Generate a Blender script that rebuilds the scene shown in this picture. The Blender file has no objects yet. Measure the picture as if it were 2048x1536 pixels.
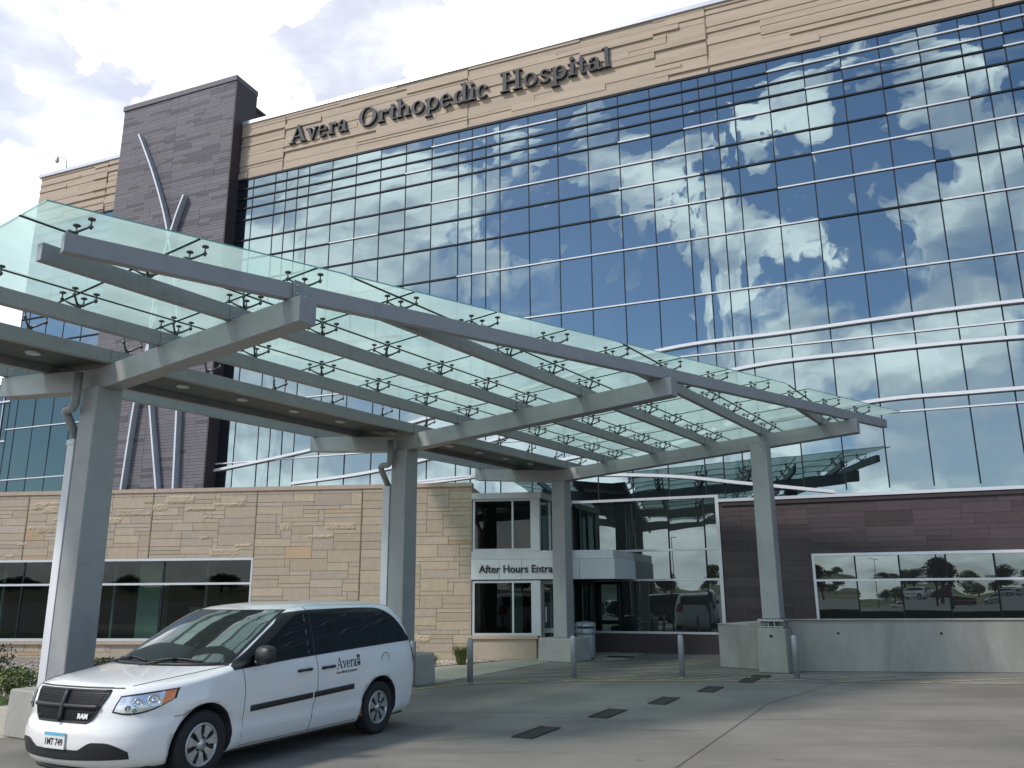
import bpy, bmesh, math, random
from mathutils import Vector, Matrix
R = math.radians
sc = bpy.context.scene
C = sc.collection

# ---------------------------------------------------------------- camera
cam_data = bpy.data.cameras.new("camera")
cam = bpy.data.objects.new("camera", cam_data); C.objects.link(cam)
sc.camera = cam
cam_data.sensor_width = 36.0
cam_data.lens = 1660.0 / 2048 * 36
cam_data.clip_start = 0.05; cam_data.clip_end = 3000
pitch = math.atan(412 / 1660.0)
_f = Vector((0, math.cos(pitch), math.sin(pitch)))
_u0 = Vector((0, -math.sin(pitch), math.cos(pitch))); _r0 = Vector((1, 0, 0))
roll = 0.0063
_r = _r0 * math.cos(roll) - _u0 * math.sin(roll); _u = _u0 * math.cos(roll) + _r0 * math.sin(roll)
M = Matrix((( _r.x, _u.x, -_f.x, 0), (_r.y, _u.y, -_f.y, 0), (_r.z, _u.z, -_f.z, 1.85), (0, 0, 0, 1)))
cam.matrix_world = M

def px_ray(x, y):
    return (_f * 1660 + _r * (x - 1024) + _u * (768 - y)).normalized()

# ---------------------------------------------------------------- sun and sky
SUN = Vector((-0.62, -0.36, 0.70)).normalized()          # direction towards the sun
sun_el = math.asin(SUN.z); sun_az = math.atan2(SUN.x, SUN.y)
sd = bpy.data.lights.new("sun", 'SUN'); sd.energy = 2.0; sd.angle = R(8); sd.color = (1, 0.95, 0.88)
so = bpy.data.objects.new("sun", sd); C.objects.link(so)
so.rotation_euler = SUN.to_track_quat('Z', 'Y').to_euler(); so.location = (-40, -30, 60)

sc.view_settings.view_transform = 'Standard'; sc.view_settings.look = 'None'
sc.view_settings.gamma = 1.0; sc.view_settings.exposure = 0.75
sc.render.engine = 'CYCLES'
sc.cycles.use_denoising = True
sc.cycles.max_bounces = 10; sc.cycles.transparent_max_bounces = 16; sc.cycles.glossy_bounces = 5
sc.cycles.caustics_reflective = False; sc.cycles.caustics_refractive = False
sc.cycles.sample_clamp_indirect = 6.0

U = Vector((0.92718, -0.37461, 0)); N = Vector((-0.37461, -0.92718, 0))   # facade right, facade outward
def mirror_dir(x, y):
    d = px_ray(x, y); return d - 2 * d.dot(N) * N

world = bpy.data.worlds.new("World"); sc.world = world; world.use_nodes = True
nt = world.node_tree; nt.nodes.clear()
def nn(t, **k):
    n = nt.nodes.new(t)
    for a, b in k.items(): setattr(n, a, b)
    return n
L = lambda a, b: nt.links.new(a, b)
def mth(op, a, b=None, c=None, clamp=False):
    n = nn('ShaderNodeMath', operation=op, use_clamp=clamp)
    for i, v in enumerate((a, b, c)):
        if v is None: continue
        if isinstance(v, (int, float)): n.inputs[i].default_value = v
        else: L(v, n.inputs[i])
    return n.outputs[0]
def vmt(op, a, b=None, out=0, scale=None):
    n = nn('ShaderNodeVectorMath', operation=op)
    for i, v in enumerate((a, b)):
        if v is None: continue
        if isinstance(v, (tuple, Vector)): n.inputs[i].default_value = tuple(v)
        else: L(v, n.inputs[i])
    if scale is not None: n.inputs['Scale'].default_value = scale
    return n.outputs[out]
def maprange(v, a, b, c=0., d=1., smooth=True):
    n = nn('ShaderNodeMapRange', interpolation_type='SMOOTHSTEP' if smooth else 'LINEAR')
    L(v, n.inputs['Value'])
    for k, x in zip(('From Min', 'From Max', 'To Min', 'To Max'), (a, b, c, d)): n.inputs[k].default_value = x
    return n.outputs['Result']
tc = nn('ShaderNodeTexCoord')
dirv = vmt('NORMALIZE', tc.outputs['Generated'])
def noise(vec, scale, detail=6, rough=.55, col=False):
    n = nn('ShaderNodeTexNoise'); L(vec, n.inputs['Vector'])
    n.inputs['Scale'].default_value = scale; n.inputs['Detail'].default_value = detail
    n.inputs['Roughness'].default_value = rough
    return n.outputs['Color' if col else 'Fac']
wob = vmt('SUBTRACT', noise(dirv, 10.0, 5, .52, True), (.5, .5, .5))
wd = vmt('ADD', dirv, vmt('SCALE', wob, scale=.045))
fbm = noise(vmt('MULTIPLY', dirv, (1., 1., 2.2)), 6.0, 7, .56)
dens = mth('MULTIPLY', mth('SUBTRACT', fbm, .53), 2.0)
# clouds: (direction, angular radius in degrees, amount); blue gaps carry a negative amount
CL = []
for x, y, r, a in [(560, 470, 6, .8), (640, 560, 6, .8), (720, 480, 5.5, .8), (790, 590, 5, .75), (860, 480, 4, .7), (890, 400, 3, .5),
                   (500, 650, 8, .8), (620, 700, 8, .8), (560, 900, 9, .8), (700, 950, 8, .8), (860, 960, 8, .8),
                   (1120, 290, 2.7, .6), (1190, 250, 2.5, .6), (1060, 260, 2, .5), (1180, 320, 1.8, .5), (1060, 400, 1.8, .45), (980, 570, 1.8, .5),
                   (1430, 400, 3.0, .85), (1490, 390, 2.5, .8), (1620, 390, 3.4, .85), (1720, 370, 3.4, .85), (1800, 370, 3.0, .85), (1680, 420, 2.6, .8), (1850, 400, 2.6, .6),
                   (1680, 250, 2.4, .75), (1760, 210, 3.0, .85), (1850, 190, 2.8, .8), (1940, 200, 2.2, .6), (1990, 170, 2, .5),
                   (1320, 630, 2.8, .65), (1400, 640, 2.8, .7), (1490, 620, 2.4, .7), (1380, 700, 2.6, .7),
                   (1970, 590, 3.6, .85), (2040, 560, 4, .85), (1800, 640, 2.2, .55), (1990, 680, 4, .8),
                   (1450, 760, 5, .8), (1560, 760, 6, .85), (1700, 740, 6, .85), (1850, 760, 7, .85), (2000, 780, 7, .85), (1650, 900, 7, .5),
                   (1800, 940, 6, .8), (1950, 950, 6, .75), (1450, 940, 6, .6), (1250, 1000, 8, .7), (1150, 1060, 7, .8), (1400, 1060, 8, .8), (1900, 1120, 9, .8), (1300, 1150, 9, .5)]:
    CL.append((mirror_dir(x, y), r * (1.05 if x < 900 else .8), a * (1.25 if x < 900 else (1.15 if y > 700 else 1.0))))
for x, y, r, a in [(100, 150, 20, .8), (400, 60, 14, .8), (900, 80, 10, .8), (1100, 0, 12, .9), (480, 230, 9, .7), (0, 400, 16, .7), (1400, -200, 20, .6),
                   (690, 105, 2.8, -1.15), (735, 150, 2.8, -1.1), (700, 180, 2.6, -.8), (660, 70, 1.8, -.6), (800, 150, 2.2, -.5), (60, 145, 4, -.35), (100, 170, 3, -.25)]:
    CL.append((px_ray(x, y), r * (1.5 if a > 0 else 1), a * (1.45 if a > 0 else .95)))
tot = dens; best = None
for d, r, a in CL:
    dp = vmt('DOT_PRODUCT', wd, d, out=1)
    v = mth('MULTIPLY', maprange(dp, math.cos(R(r * 1.6)), math.cos(R(r * .2)), smooth=True), abs(a))
    if a < 0: tot = mth('SUBTRACT', tot, v)
    else: best = v if best is None else mth('MAXIMUM', best, v)
tot = mth('ADD', tot, best)
mask0 = mth('POWER', maprange(tot, .12, .88, smooth=False), 1.4)
shade = maprange(noise(vmt('MULTIPLY', wd, (1, 1, 2.2)), 6.0, 5, .55), .38, .66)
# bright side of the cloud deck is the one towards the left of the view, where the sun stands
northness = maprange(vmt('DOT_PRODUCT', dirv, (-.25, .95, .2), out=1), -.15, .75)
mask = mth('MAXIMUM', mask0, mth('MULTIPLY', northness, .66))
cl_a = nn('ShaderNodeMix', data_type='RGBA'); L(shade, cl_a.inputs['Factor'])
cl_a.inputs['A'].default_value = (.78, .84, .90, 1); cl_a.inputs['B'].default_value = (1.58, 1.62, 1.56, 1)
cl_b = nn('ShaderNodeMix', data_type='RGBA'); L(shade, cl_b.inputs['Factor'])
cl_b.inputs['A'].default_value = (.66, .67, .74, 1); cl_b.inputs['B'].default_value = (1.15, 1.14, 1.15, 1)
cl = nn('ShaderNodeMix', data_type='RGBA'); L(northness, cl.inputs['Factor']); L(cl_a.outputs['Result'], cl.inputs['A']); L(cl_b.outputs['Result'], cl.inputs['B'])
sky = nn('ShaderNodeTexSky', sky_type='NISHITA', sun_disc=False)
sky.sun_elevation = sun_el; sky.sun_rotation = sun_az; sky.air_density = 1.0; sky.dust_density = .2; sky.ozone_density = 2.0
bgs = nn('ShaderNodeBackground'); L(sky.outputs['Color'], bgs.inputs['Color']); bgs.inputs['Strength'].default_value = .10
bgc = nn('ShaderNodeBackground'); L(cl.outputs['Result'], bgc.inputs['Color']); bgc.inputs['Strength'].default_value = .92
mx = nn('ShaderNodeMixShader'); L(mask, mx.inputs[0]); L(bgs.outputs[0], mx.inputs[1]); L(bgc.outputs[0], mx.inputs[2])
wo = nn('ShaderNodeOutputWorld'); L(mx.outputs[0], wo.inputs['Surface'])
world.cycles.sampling_method = 'MANUAL'; world.cycles.sample_map_resolution = 1024

# ---------------------------------------------------------------- materials
def new_mat(name):
    m = bpy.data.materials.new(name); m.use_nodes = True
    return m, m.node_tree, m.node_tree.nodes['Principled BSDF']
def setp(b, **k):
    for a, v in k.items():
        b.inputs[a.replace('_', ' ')].default_value = v
def c4(c): return (c[0], c[1], c[2], 1)
def mat(name, col, rough=.5, metal=0., var=.0, vscale=3., bump=0., bscale=40., coat=0., attr=False, spec=.5, dirt=None, stretch=(1, 1, 1), rvar=0.):
    m, t, b = new_mat(name)
    setp(b, Base_Color=c4(col), Roughness=rough, Metallic=metal, Coat_Weight=coat, Specular_IOR_Level=spec)
    setp(b, Coat_Roughness=.03)
    N_ = t.nodes; K = t.links
    tcn = N_.new('ShaderNodeTexCoord'); mp = N_.new('ShaderNodeMapping'); mp.inputs['Scale'].default_value = stretch
    K.new(tcn.outputs['Object'], mp.inputs['Vector'])
    cur = None
    if attr:
        a = N_.new('ShaderNodeVertexColor'); a.layer_name = 'Col'
        mm = N_.new('ShaderNodeMix'); mm.data_type = 'RGBA'; mm.blend_type = 'MULTIPLY'; mm.inputs['Factor'].default_value = 1
        mm.inputs['A'].default_value = c4(col); K.new(a.outputs['Color'], mm.inputs['B']); cur = mm.outputs['Result']
    if var:
        n = N_.new('ShaderNodeTexNoise'); n.inputs['Scale'].default_value = vscale; n.inputs['Detail'].default_value = 8
        n.inputs['Roughness'].default_value = .65
        K.new(mp.outputs[0], n.inputs['Vector'])
        r = N_.new('ShaderNodeMapRange'); r.inputs['From Min'].default_value = .25; r.inputs['From Max'].default_value = .75
        r.inputs['To Min'].default_value = 1 - var; r.inputs['To Max'].default_value = 1 + var
        K.new(n.outputs['Fac'], r.inputs['Value'])
        mm = N_.new('ShaderNodeVectorMath'); mm.operation = 'SCALE'
        if cur is None: mm.inputs[0].default_value = col
        else: K.new(cur, mm.inputs[0])
        K.new(r.outputs['Result'], mm.inputs['Scale']); cur = mm.outputs[0]
        if rvar:
            r2 = N_.new('ShaderNodeMapRange'); r2.inputs['From Min'].default_value = .3; r2.inputs['From Max'].default_value = .7
            r2.inputs['To Min'].default_value = rough - rvar; r2.inputs['To Max'].default_value = rough + rvar
            K.new(n.outputs['Fac'], r2.inputs['Value']); K.new(r2.outputs['Result'], b.inputs['Roughness'])
    if dirt:
        dcol, dscale, lo, hi = dirt
        n = N_.new('ShaderNodeTexNoise'); n.inputs['Scale'].default_value = dscale; n.inputs['Detail'].default_value = 10; n.inputs['Roughness'].default_value = .7
        mp2 = N_.new('ShaderNodeMapping'); mp2.inputs['Scale'].default_value = stretch; mp2.inputs['Location'].default_value = (3.1, 7.7, 1.3)
        K.new(tcn.outputs['Object'], mp2.inputs['Vector']); K.new(mp2.outputs[0], n.inputs['Vector'])
        r = N_.new('ShaderNodeMapRange'); r.inputs['From Min'].default_value = lo; r.inputs['From Max'].default_value = hi
        K.new(n.outputs['Fac'], r.inputs['Value'])
        mm = N_.new('ShaderNodeMix'); mm.data_type = 'RGBA'; mm.inputs['B'].default_value = c4(dcol)
        K.new(r.outputs['Result'], mm.inputs['Factor'])
        if cur is None: mm.inputs['A'].default_value = c4(col)
        else: K.new(cur, mm.inputs['A'])
        cur = mm.outputs['Result']
    if cur is not None: K.new(cur, b.inputs['Base Color'])
    if bump:
        n = N_.new('ShaderNodeTexNoise'); n.inputs['Scale'].default_value = bscale; n.inputs['Detail'].default_value = 6
        K.new(tcn.outputs['Object'], n.inputs['Vector'])
        bp = N_.new('ShaderNodeBump'); bp.inputs['Strength'].default_value = 1.0; bp.inputs['Distance'].default_value = bump
        K.new(n.outputs['Fac'], bp.inputs['Height']); K.new(bp.outputs[0], b.inputs['Normal'])
    return m

def schlick(t):      # the same on both faces of a single sheet
    lw = t.nodes.new('ShaderNodeLayerWeight'); lw.inputs['Blend'].default_value = .5
    p = t.nodes.new('ShaderNodeMath'); p.operation = 'POWER'; t.links.new(lw.outputs['Facing'], p.inputs[0]); p.inputs[1].default_value = 5
    return p.outputs[0]
def mirror_glass(name, tint, base=(.01, .015, .02), refl=.6, wav=.0025, wscale=.9, sx=(1, 1, 1)):
    """Coated glass: a dark body with a tinted mirror coat; slow bumps stand for the pillowing of the panes."""
    m, t, b = new_mat(name); N_ = t.nodes; K = t.links
    setp(b, Base_Color=c4(base), Roughness=.3, Specular_IOR_Level=.2)
    g = N_.new('ShaderNodeBsdfGlossy'); g.inputs['Color'].default_value = c4(tint); g.inputs['Roughness'].default_value = .004
    lw = schlick(t)
    f = N_.new('ShaderNodeMath'); f.operation = 'MULTIPLY_ADD'; f.use_clamp = True
    K.new(lw, f.inputs[0]); f.inputs[1].default_value = 1 - refl; f.inputs[2].default_value = refl
    mxs = N_.new('ShaderNodeMixShader'); K.new(f.outputs[0], mxs.inputs[0]); K.new(b.outputs[0], mxs.inputs[1]); K.new(g.outputs[0], mxs.inputs[2])
    K.new(mxs.outputs[0], N_['Material Output'].inputs['Surface'])
    tcn = N_.new('ShaderNodeTexCoord'); mp = N_.new('ShaderNodeMapping'); mp.inputs['Scale'].default_value = sx
    n = N_.new('ShaderNodeTexNoise'); n.inputs['Scale'].default_value = wscale; n.inputs['Detail'].default_value = 1.0
    K.new(tcn.outputs['Object'], mp.inputs['Vector']); K.new(mp.outputs[0], n.inputs['Vector'])
    bp = N_.new('ShaderNodeBump'); bp.inputs['Strength'].default_value = 1.0; bp.inputs['Distance'].default_value = wav
    K.new(n.outputs['Fac'], bp.inputs['Height']); K.new(bp.outputs[0], g.inputs['Normal'])
    return m

def see_glass(name, trans, tint, refl=.10, wav=.0015, milk=0., milkcol=(.6, .85, .78)):
    m, t, b = new_mat(name); N_ = t.nodes; K = t.links
    tr = N_.new('ShaderNodeBsdfTransparent'); tr.inputs['Color'].default_value = c4(trans)
    cur = tr.outputs[0]
    if milk:
        d1 = N_.new('ShaderNodeBsdfTranslucent'); d1.inputs['Color'].default_value = c4(milkcol)
        d2 = N_.new('ShaderNodeBsdfDiffuse'); d2.inputs['Color'].default_value = c4(milkcol)
        ma = N_.new('ShaderNodeMixShader'); ma.inputs[0].default_value = .35
        K.new(d1.outputs[0], ma.inputs[1]); K.new(d2.outputs[0], ma.inputs[2])
        mb = N_.new('ShaderNodeMixShader'); mb.inputs[0].default_value = milk
        K.new(cur, mb.inputs[1]); K.new(ma.outputs[0], mb.inputs[2]); cur = mb.outputs[0]
        nz = N_.new('ShaderNodeTexNoise'); nz.inputs['Scale'].default_value = .8; nz.inputs['Detail'].default_value = 5
        tcn0 = N_.new('ShaderNodeTexCoord'); K.new(tcn0.outputs['Object'], nz.inputs['Vector'])
        mr = N_.new('ShaderNodeMapRange'); mr.inputs['From Min'].default_value = .3; mr.inputs['From Max'].default_value = .7
        mr.inputs['To Min'].default_value = milk * .75; mr.inputs['To Max'].default_value = milk * 1.25
        K.new(nz.outputs['Fac'], mr.inputs['Value']); K.new(mr.outputs['Result'], mb.inputs[0])
    g = N_.new('ShaderNodeBsdfGlossy'); g.inputs['Color'].default_value = c4(tint); g.inputs['Roughness'].default_value = .003
    fr = schlick(t)
    f = N_.new('ShaderNodeMath'); f.operation = 'MULTIPLY_ADD'; f.use_clamp = True
    K.new(fr, f.inputs[0]); f.inputs[1].default_value = 1 - refl; f.inputs[2].default_value = refl
    mxs = N_.new('ShaderNodeMixShader'); K.new(f.outputs[0], mxs.inputs[0]); K.new(cur, mxs.inputs[1]); K.new(g.outputs[0], mxs.inputs[2])
    K.new(mxs.outputs[0], N_['Material Output'].inputs['Surface'])
    if wav:
        tcn = N_.new('ShaderNodeTexCoord')
        n = N_.new('ShaderNodeTexNoise'); n.inputs['Scale'].default_value = .8; n.inputs['Detail'].default_value = 1.0
        K.new(tcn.outputs['Object'], n.inputs['Vector'])
        bp = N_.new('ShaderNodeBump'); bp.inputs['Strength'].default_value = 1.0; bp.inputs['Distance'].default_value = wav
        K.new(n.outputs['Fac'], bp.inputs['Height']); K.new(bp.outputs[0], g.inputs['Normal'])
    return m

MT = {
 'steel': mat('canopy_paint', (.27, .278, .285), .42, .0, .07, 4, .0006, 60, spec=.5, dirt=((.12, .125, .125), 2.5, .55, .9)),
 'steel_dk': mat('bracket_metal', (.10, .11, .11), .35, .6),
 'joint': mat('black_sealant', (.012, .014, .014), .6),
 'bolt': mat('bright_bolt', (.5, .5, .5), .3, .9),
 'conc': mat('cast_concrete', (.27, .265, .24), .85, 0, .20, 1.3, .004, 30, dirt=((.15, .147, .132), 1.1, .50, .78), stretch=(1, 1, .35)),
 'conc2': mat('pale_concrete', (.34, .33, .30), .85, 0, .14, 2.0, .003, 40, dirt=((.25, .24, .22), 3, .55, .8)),
 'lime': mat('limestone', (.40, .332, .258), .85, 0, .10, 6, .004, 25, attr=True),
 'lime_cap': mat('limestone_coping', (.42, .32, .25), .85, 0, .12, 4, .002, 30),
 'mortar': mat('mortar', (.20, .155, .11), .95),
 'tan': mat('tan_precast', (.41, .333, .262), .85, 0, .10, 2.5, .004, 12, attr=True, dirt=((.28, .2, .14), 1.2, .6, .9), stretch=(.3, 1, 2)),
 'slate': mat('grey_stone_cladding', (.118, .110, .126), .7, 0, .12, 7, .002, 30, attr=True),
 'slate_joint': mat('dark_joint', (.05, .045, .05), .9),
 'plum': mat('brown_stone_cladding', (.055, .040, .043), .7, 0, .14, 7, .002, 30, attr=True),
 'plum_joint': mat('brown_joint', (.045, .034, .036), .9),
 'white': mat('white_panel', (.62, .63, .66), .4, 0, .04, 2),
 'alu': mat('silver_aluminium', (.52, .54, .57), .35, .3, .05, 3),
 'alu_dk': mat('dark_aluminium', (.012, .017, .024), .6, .0, spec=.2),
 'cap': mat('metal_coping', (.55, .56, .60), .35, .4),
 'letter': mat('dark_letter_metal', (.030, .034, .043), .55, .0, spec=.3),
 'letter_face': mat('dark_letter_face', (.055, .062, .075), .5, .2),
 'black': mat('black_print', (.012, .013, .016), .55),
 'whitep': mat('white_print', (.8, .8, .8), .5),
 'galv': mat('galvanised_steel', (.33, .35, .37), .45, .55, .12, 9, .0005, 80),
 'interior': mat('dark_interior', (.03, .034, .034), .9),
 'int_col': mat('pale_interior_column', (.28, .42, .36), .8),
 'int_frame': mat('interior_frame', (.25, .3, .3), .6),
 'paint_line': mat('worn_yellow_paint', (.42, .31, .15), .85, 0, .2, 6, dirt=((.20, .19, .17), 7, .52, .68)),
 'line_white': mat('worn_pale_paint', (.40, .36, .26), .85, 0, .2, 6, dirt=((.19, .18, .16), 7, .50, .66)),
 'grate': mat('cast_iron_grate', (.065, .058, .05), .7, .3, .2, 20),
 'carpaint': mat('white_car_paint', (.80, .795, .78), .3, 0, .015, 2, coat=.9, spec=.5, dirt=((.62, .61, .57), 3, .62, .95)),
 'blackpaint': mat('black_car_paint', (.012, .013, .016), .25, .2, coat=1.),
 'redpaint': mat('dark_red_car_paint', (.16, .02, .02), .25, .2, coat=1.),
 'silverpaint': mat('silver_car_paint', (.42, .43, .44), .3, .6, coat=1.),
 'plastic': mat('black_plastic', (.018, .019, .021), .45, 0, .1, 30, .0004, 300),
 'grillem': mat('grille_mesh', (.006, .006, .007), .5),
 'rubber': mat('tyre_rubber', (.016, .016, .017), .75, 0, .15, 30),
 'hub': mat('silver_hubcap', (.48, .49, .50), .28, .75),
 'chrome': mat('chrome', (.75, .76, .78), .08, 1.),
 'lamp_in': mat('headlamp_reflector', (.62, .64, .68), .18, .85),
 'lamp_dk': mat('headlamp_bezel', (.25, .26, .28), .3, .6),
 'amber': mat('amber_lens', (.85, .22, .02), .15, 0, coat=1),
 'red': mat('red_lens', (.35, .01, .015), .15, 0, coat=1),
 'seam': mat('panel_gap', (.05, .05, .05), .8),
 'cargl': mirror_glass('privacy_glass', (.45, .5, .52), (.003, .004, .005), .035, .0, 1),
 'wind': mirror_glass('windscreen_glass', (.8, .86, .85), (.012, .017, .016), .22, .0008, 1.2),
 'plate': mat('licence_plate_white', (.7, .7, .68), .4),
 'plate_blue': mat('licence_plate_blue', (.12, .42, .62), .4),
 'facade': mirror_glass('reflective_facade_glass', (.265, .335, .365), (.004, .007, .011), .82, .0055, .85),
 'facade_lo': mirror_glass('entry_glass', (.34, .41, .43), (.004, .008, .008), .36, .006, .7),
 'facade_side': mirror_glass('dark_teal_glass', (.20, .30, .31), (.006, .012, .014), .35, .01, .6),  # darker teal glass for the side and low far-left panes
 'wingl': see_glass('tinted_window_glass', (.36, .46, .44), (.7, .75, .75), .045, .003),
 'canopygl': see_glass('frosted_canopy_glass', (.64, .868, .812), (.85, .95, .92),   .03, .0, .68, (.70, .92, .85)),
 'edgegl': mat('green_glass_edge', (.16, .42, .36), .2, 0, coat=1),
 'gravel': mat('river_gravel', (.40, .36, .32), .9, attr=True),
 'soil': mat('gravel_bed', (.24, .21, .18), .95, 0, .3, 14, .02, 30),
 'grass': mat('lawn_grass', (.06, .105, .03), .9, 0, .3, 8, attr=True),
 'leaf': mat('shrub_leaves', (.075, .095, .035), .8, attr=True),
 'leaf_red': mat('reddish_leaves', (.09, .03, .03), .8, attr=True),
 'bark': mat('bark', (.09, .07, .055), .9, 0, .3, 20),
 'field': mat('dry_grass_bank', (.17, .15, .07), .95, 0, .3, .08, dirt=((.08, .10, .04), .05, .45, .6)),
}

# frosted white dots are left out of the upper glass; concrete drive gets its own material
def concrete_drive():
    m, t, b = new_mat('concrete_drive'); N_ = t.nodes; K = t.links
    setp(b, Roughness=.8, Specular_IOR_Level=.35)
    tcn = N_.new('ShaderNodeTexCoord')
    def nz(scale, det, rough=.6, st=(1, 1, 1), loc=(0, 0, 0), rot=0):
        mp = N_.new('ShaderNodeMapping'); mp.inputs['Scale'].default_value = st; mp.inputs['Location'].default_value = loc; mp.inputs['Rotation'].default_value = (0, 0, rot)
        K.new(tcn.outputs['Object'], mp.inputs['Vector'])
        n = N_.new('ShaderNodeTexNoise'); n.inputs['Scale'].default_value = scale; n.inputs['Detail'].default_value = det; n.inputs['Roughness'].default_value = rough
        K.new(mp.outputs[0], n.inputs['Vector']); return n.outputs['Fac']
    def mr(v, a, b_, c, d):
        r = N_.new('ShaderNodeMapRange'); K.new(v, r.inputs['Value'])
        for k, x in zip(('From Min', 'From Max', 'To Min', 'To Max'), (a, b_, c, d)): r.inputs[k].default_value = x
        return r.outputs['Result']
    def mix(f, a, b_, bl='MIX'):
        n = N_.new('ShaderNodeMix'); n.data_type = 'RGBA'; n.blend_type = bl
        if isinstance(f, float): n.inputs['Factor'].default_value = f
        else: K.new(f, n.inputs['Factor'])
        for s_, v in (('A', a), ('B', b_)):
            if isinstance(v, tuple): n.inputs[s_].default_value = c4(v)
            else: K.new(v, n.inputs[s_])
        return n.outputs['Result']
    big = mr(nz(.35, 5, .6), .38, .62, 0, 1)
    col = mix(big, (.172, .160, .142), (.235, .218, .190))
    tyre = mr(nz(1.0, 6, .65, (.16, 1.1, 1), (3, 1, 0), R(-12)), .50, .66, 0, .7)
    col = mix(tyre, col, (.135, .128, .117))
    pale = mr(nz(.55, 4, .55, (.6, 1, 1), (9, 4, 0)), .56, .72, 0, .6)
    col = mix(pale, col, (.255, .235, .21))
    fine = mr(nz(45, 4, .8), .3, .7, .86, 1.14)
    vm = N_.new('ShaderNodeVectorMath'); vm.operation = 'SCALE'; K.new(col, vm.inputs[0]); K.new(fine, vm.inputs['Scale'])
    spots = mr(nz(3.2, 2, .5, (1, 1, 1), (5, 2, 0)), .73, .76, 0, .5)
    col = mix(spots, vm.outputs[0], (.08, .076, .07))
    damp = mr(nz(.22, 4, .55, (1, 1.6, 1), (2, 8, 0), R(20)), .53, .62, 0, .28)
    col = mix(damp, col, (.105, .10, .094))
    K.new(col, b.inputs['Base Color'])
    bp = N_.new('ShaderNodeBump'); bp.inputs['Distance'].default_value = .004; bp.inputs['Strength'].default_value = 1
    K.new(nz(60, 5), bp.inputs['Height']); K.new(bp.outputs[0], b.inputs['Normal'])
    return m
MT['drive'] = concrete_drive()
MT['walk'] = mat('pale_sidewalk', (.38, .35, .29), .85, 0, .12, 1.2, .003, 50, dirt=((.33, .30, .25), 2, .55, .8))

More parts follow.
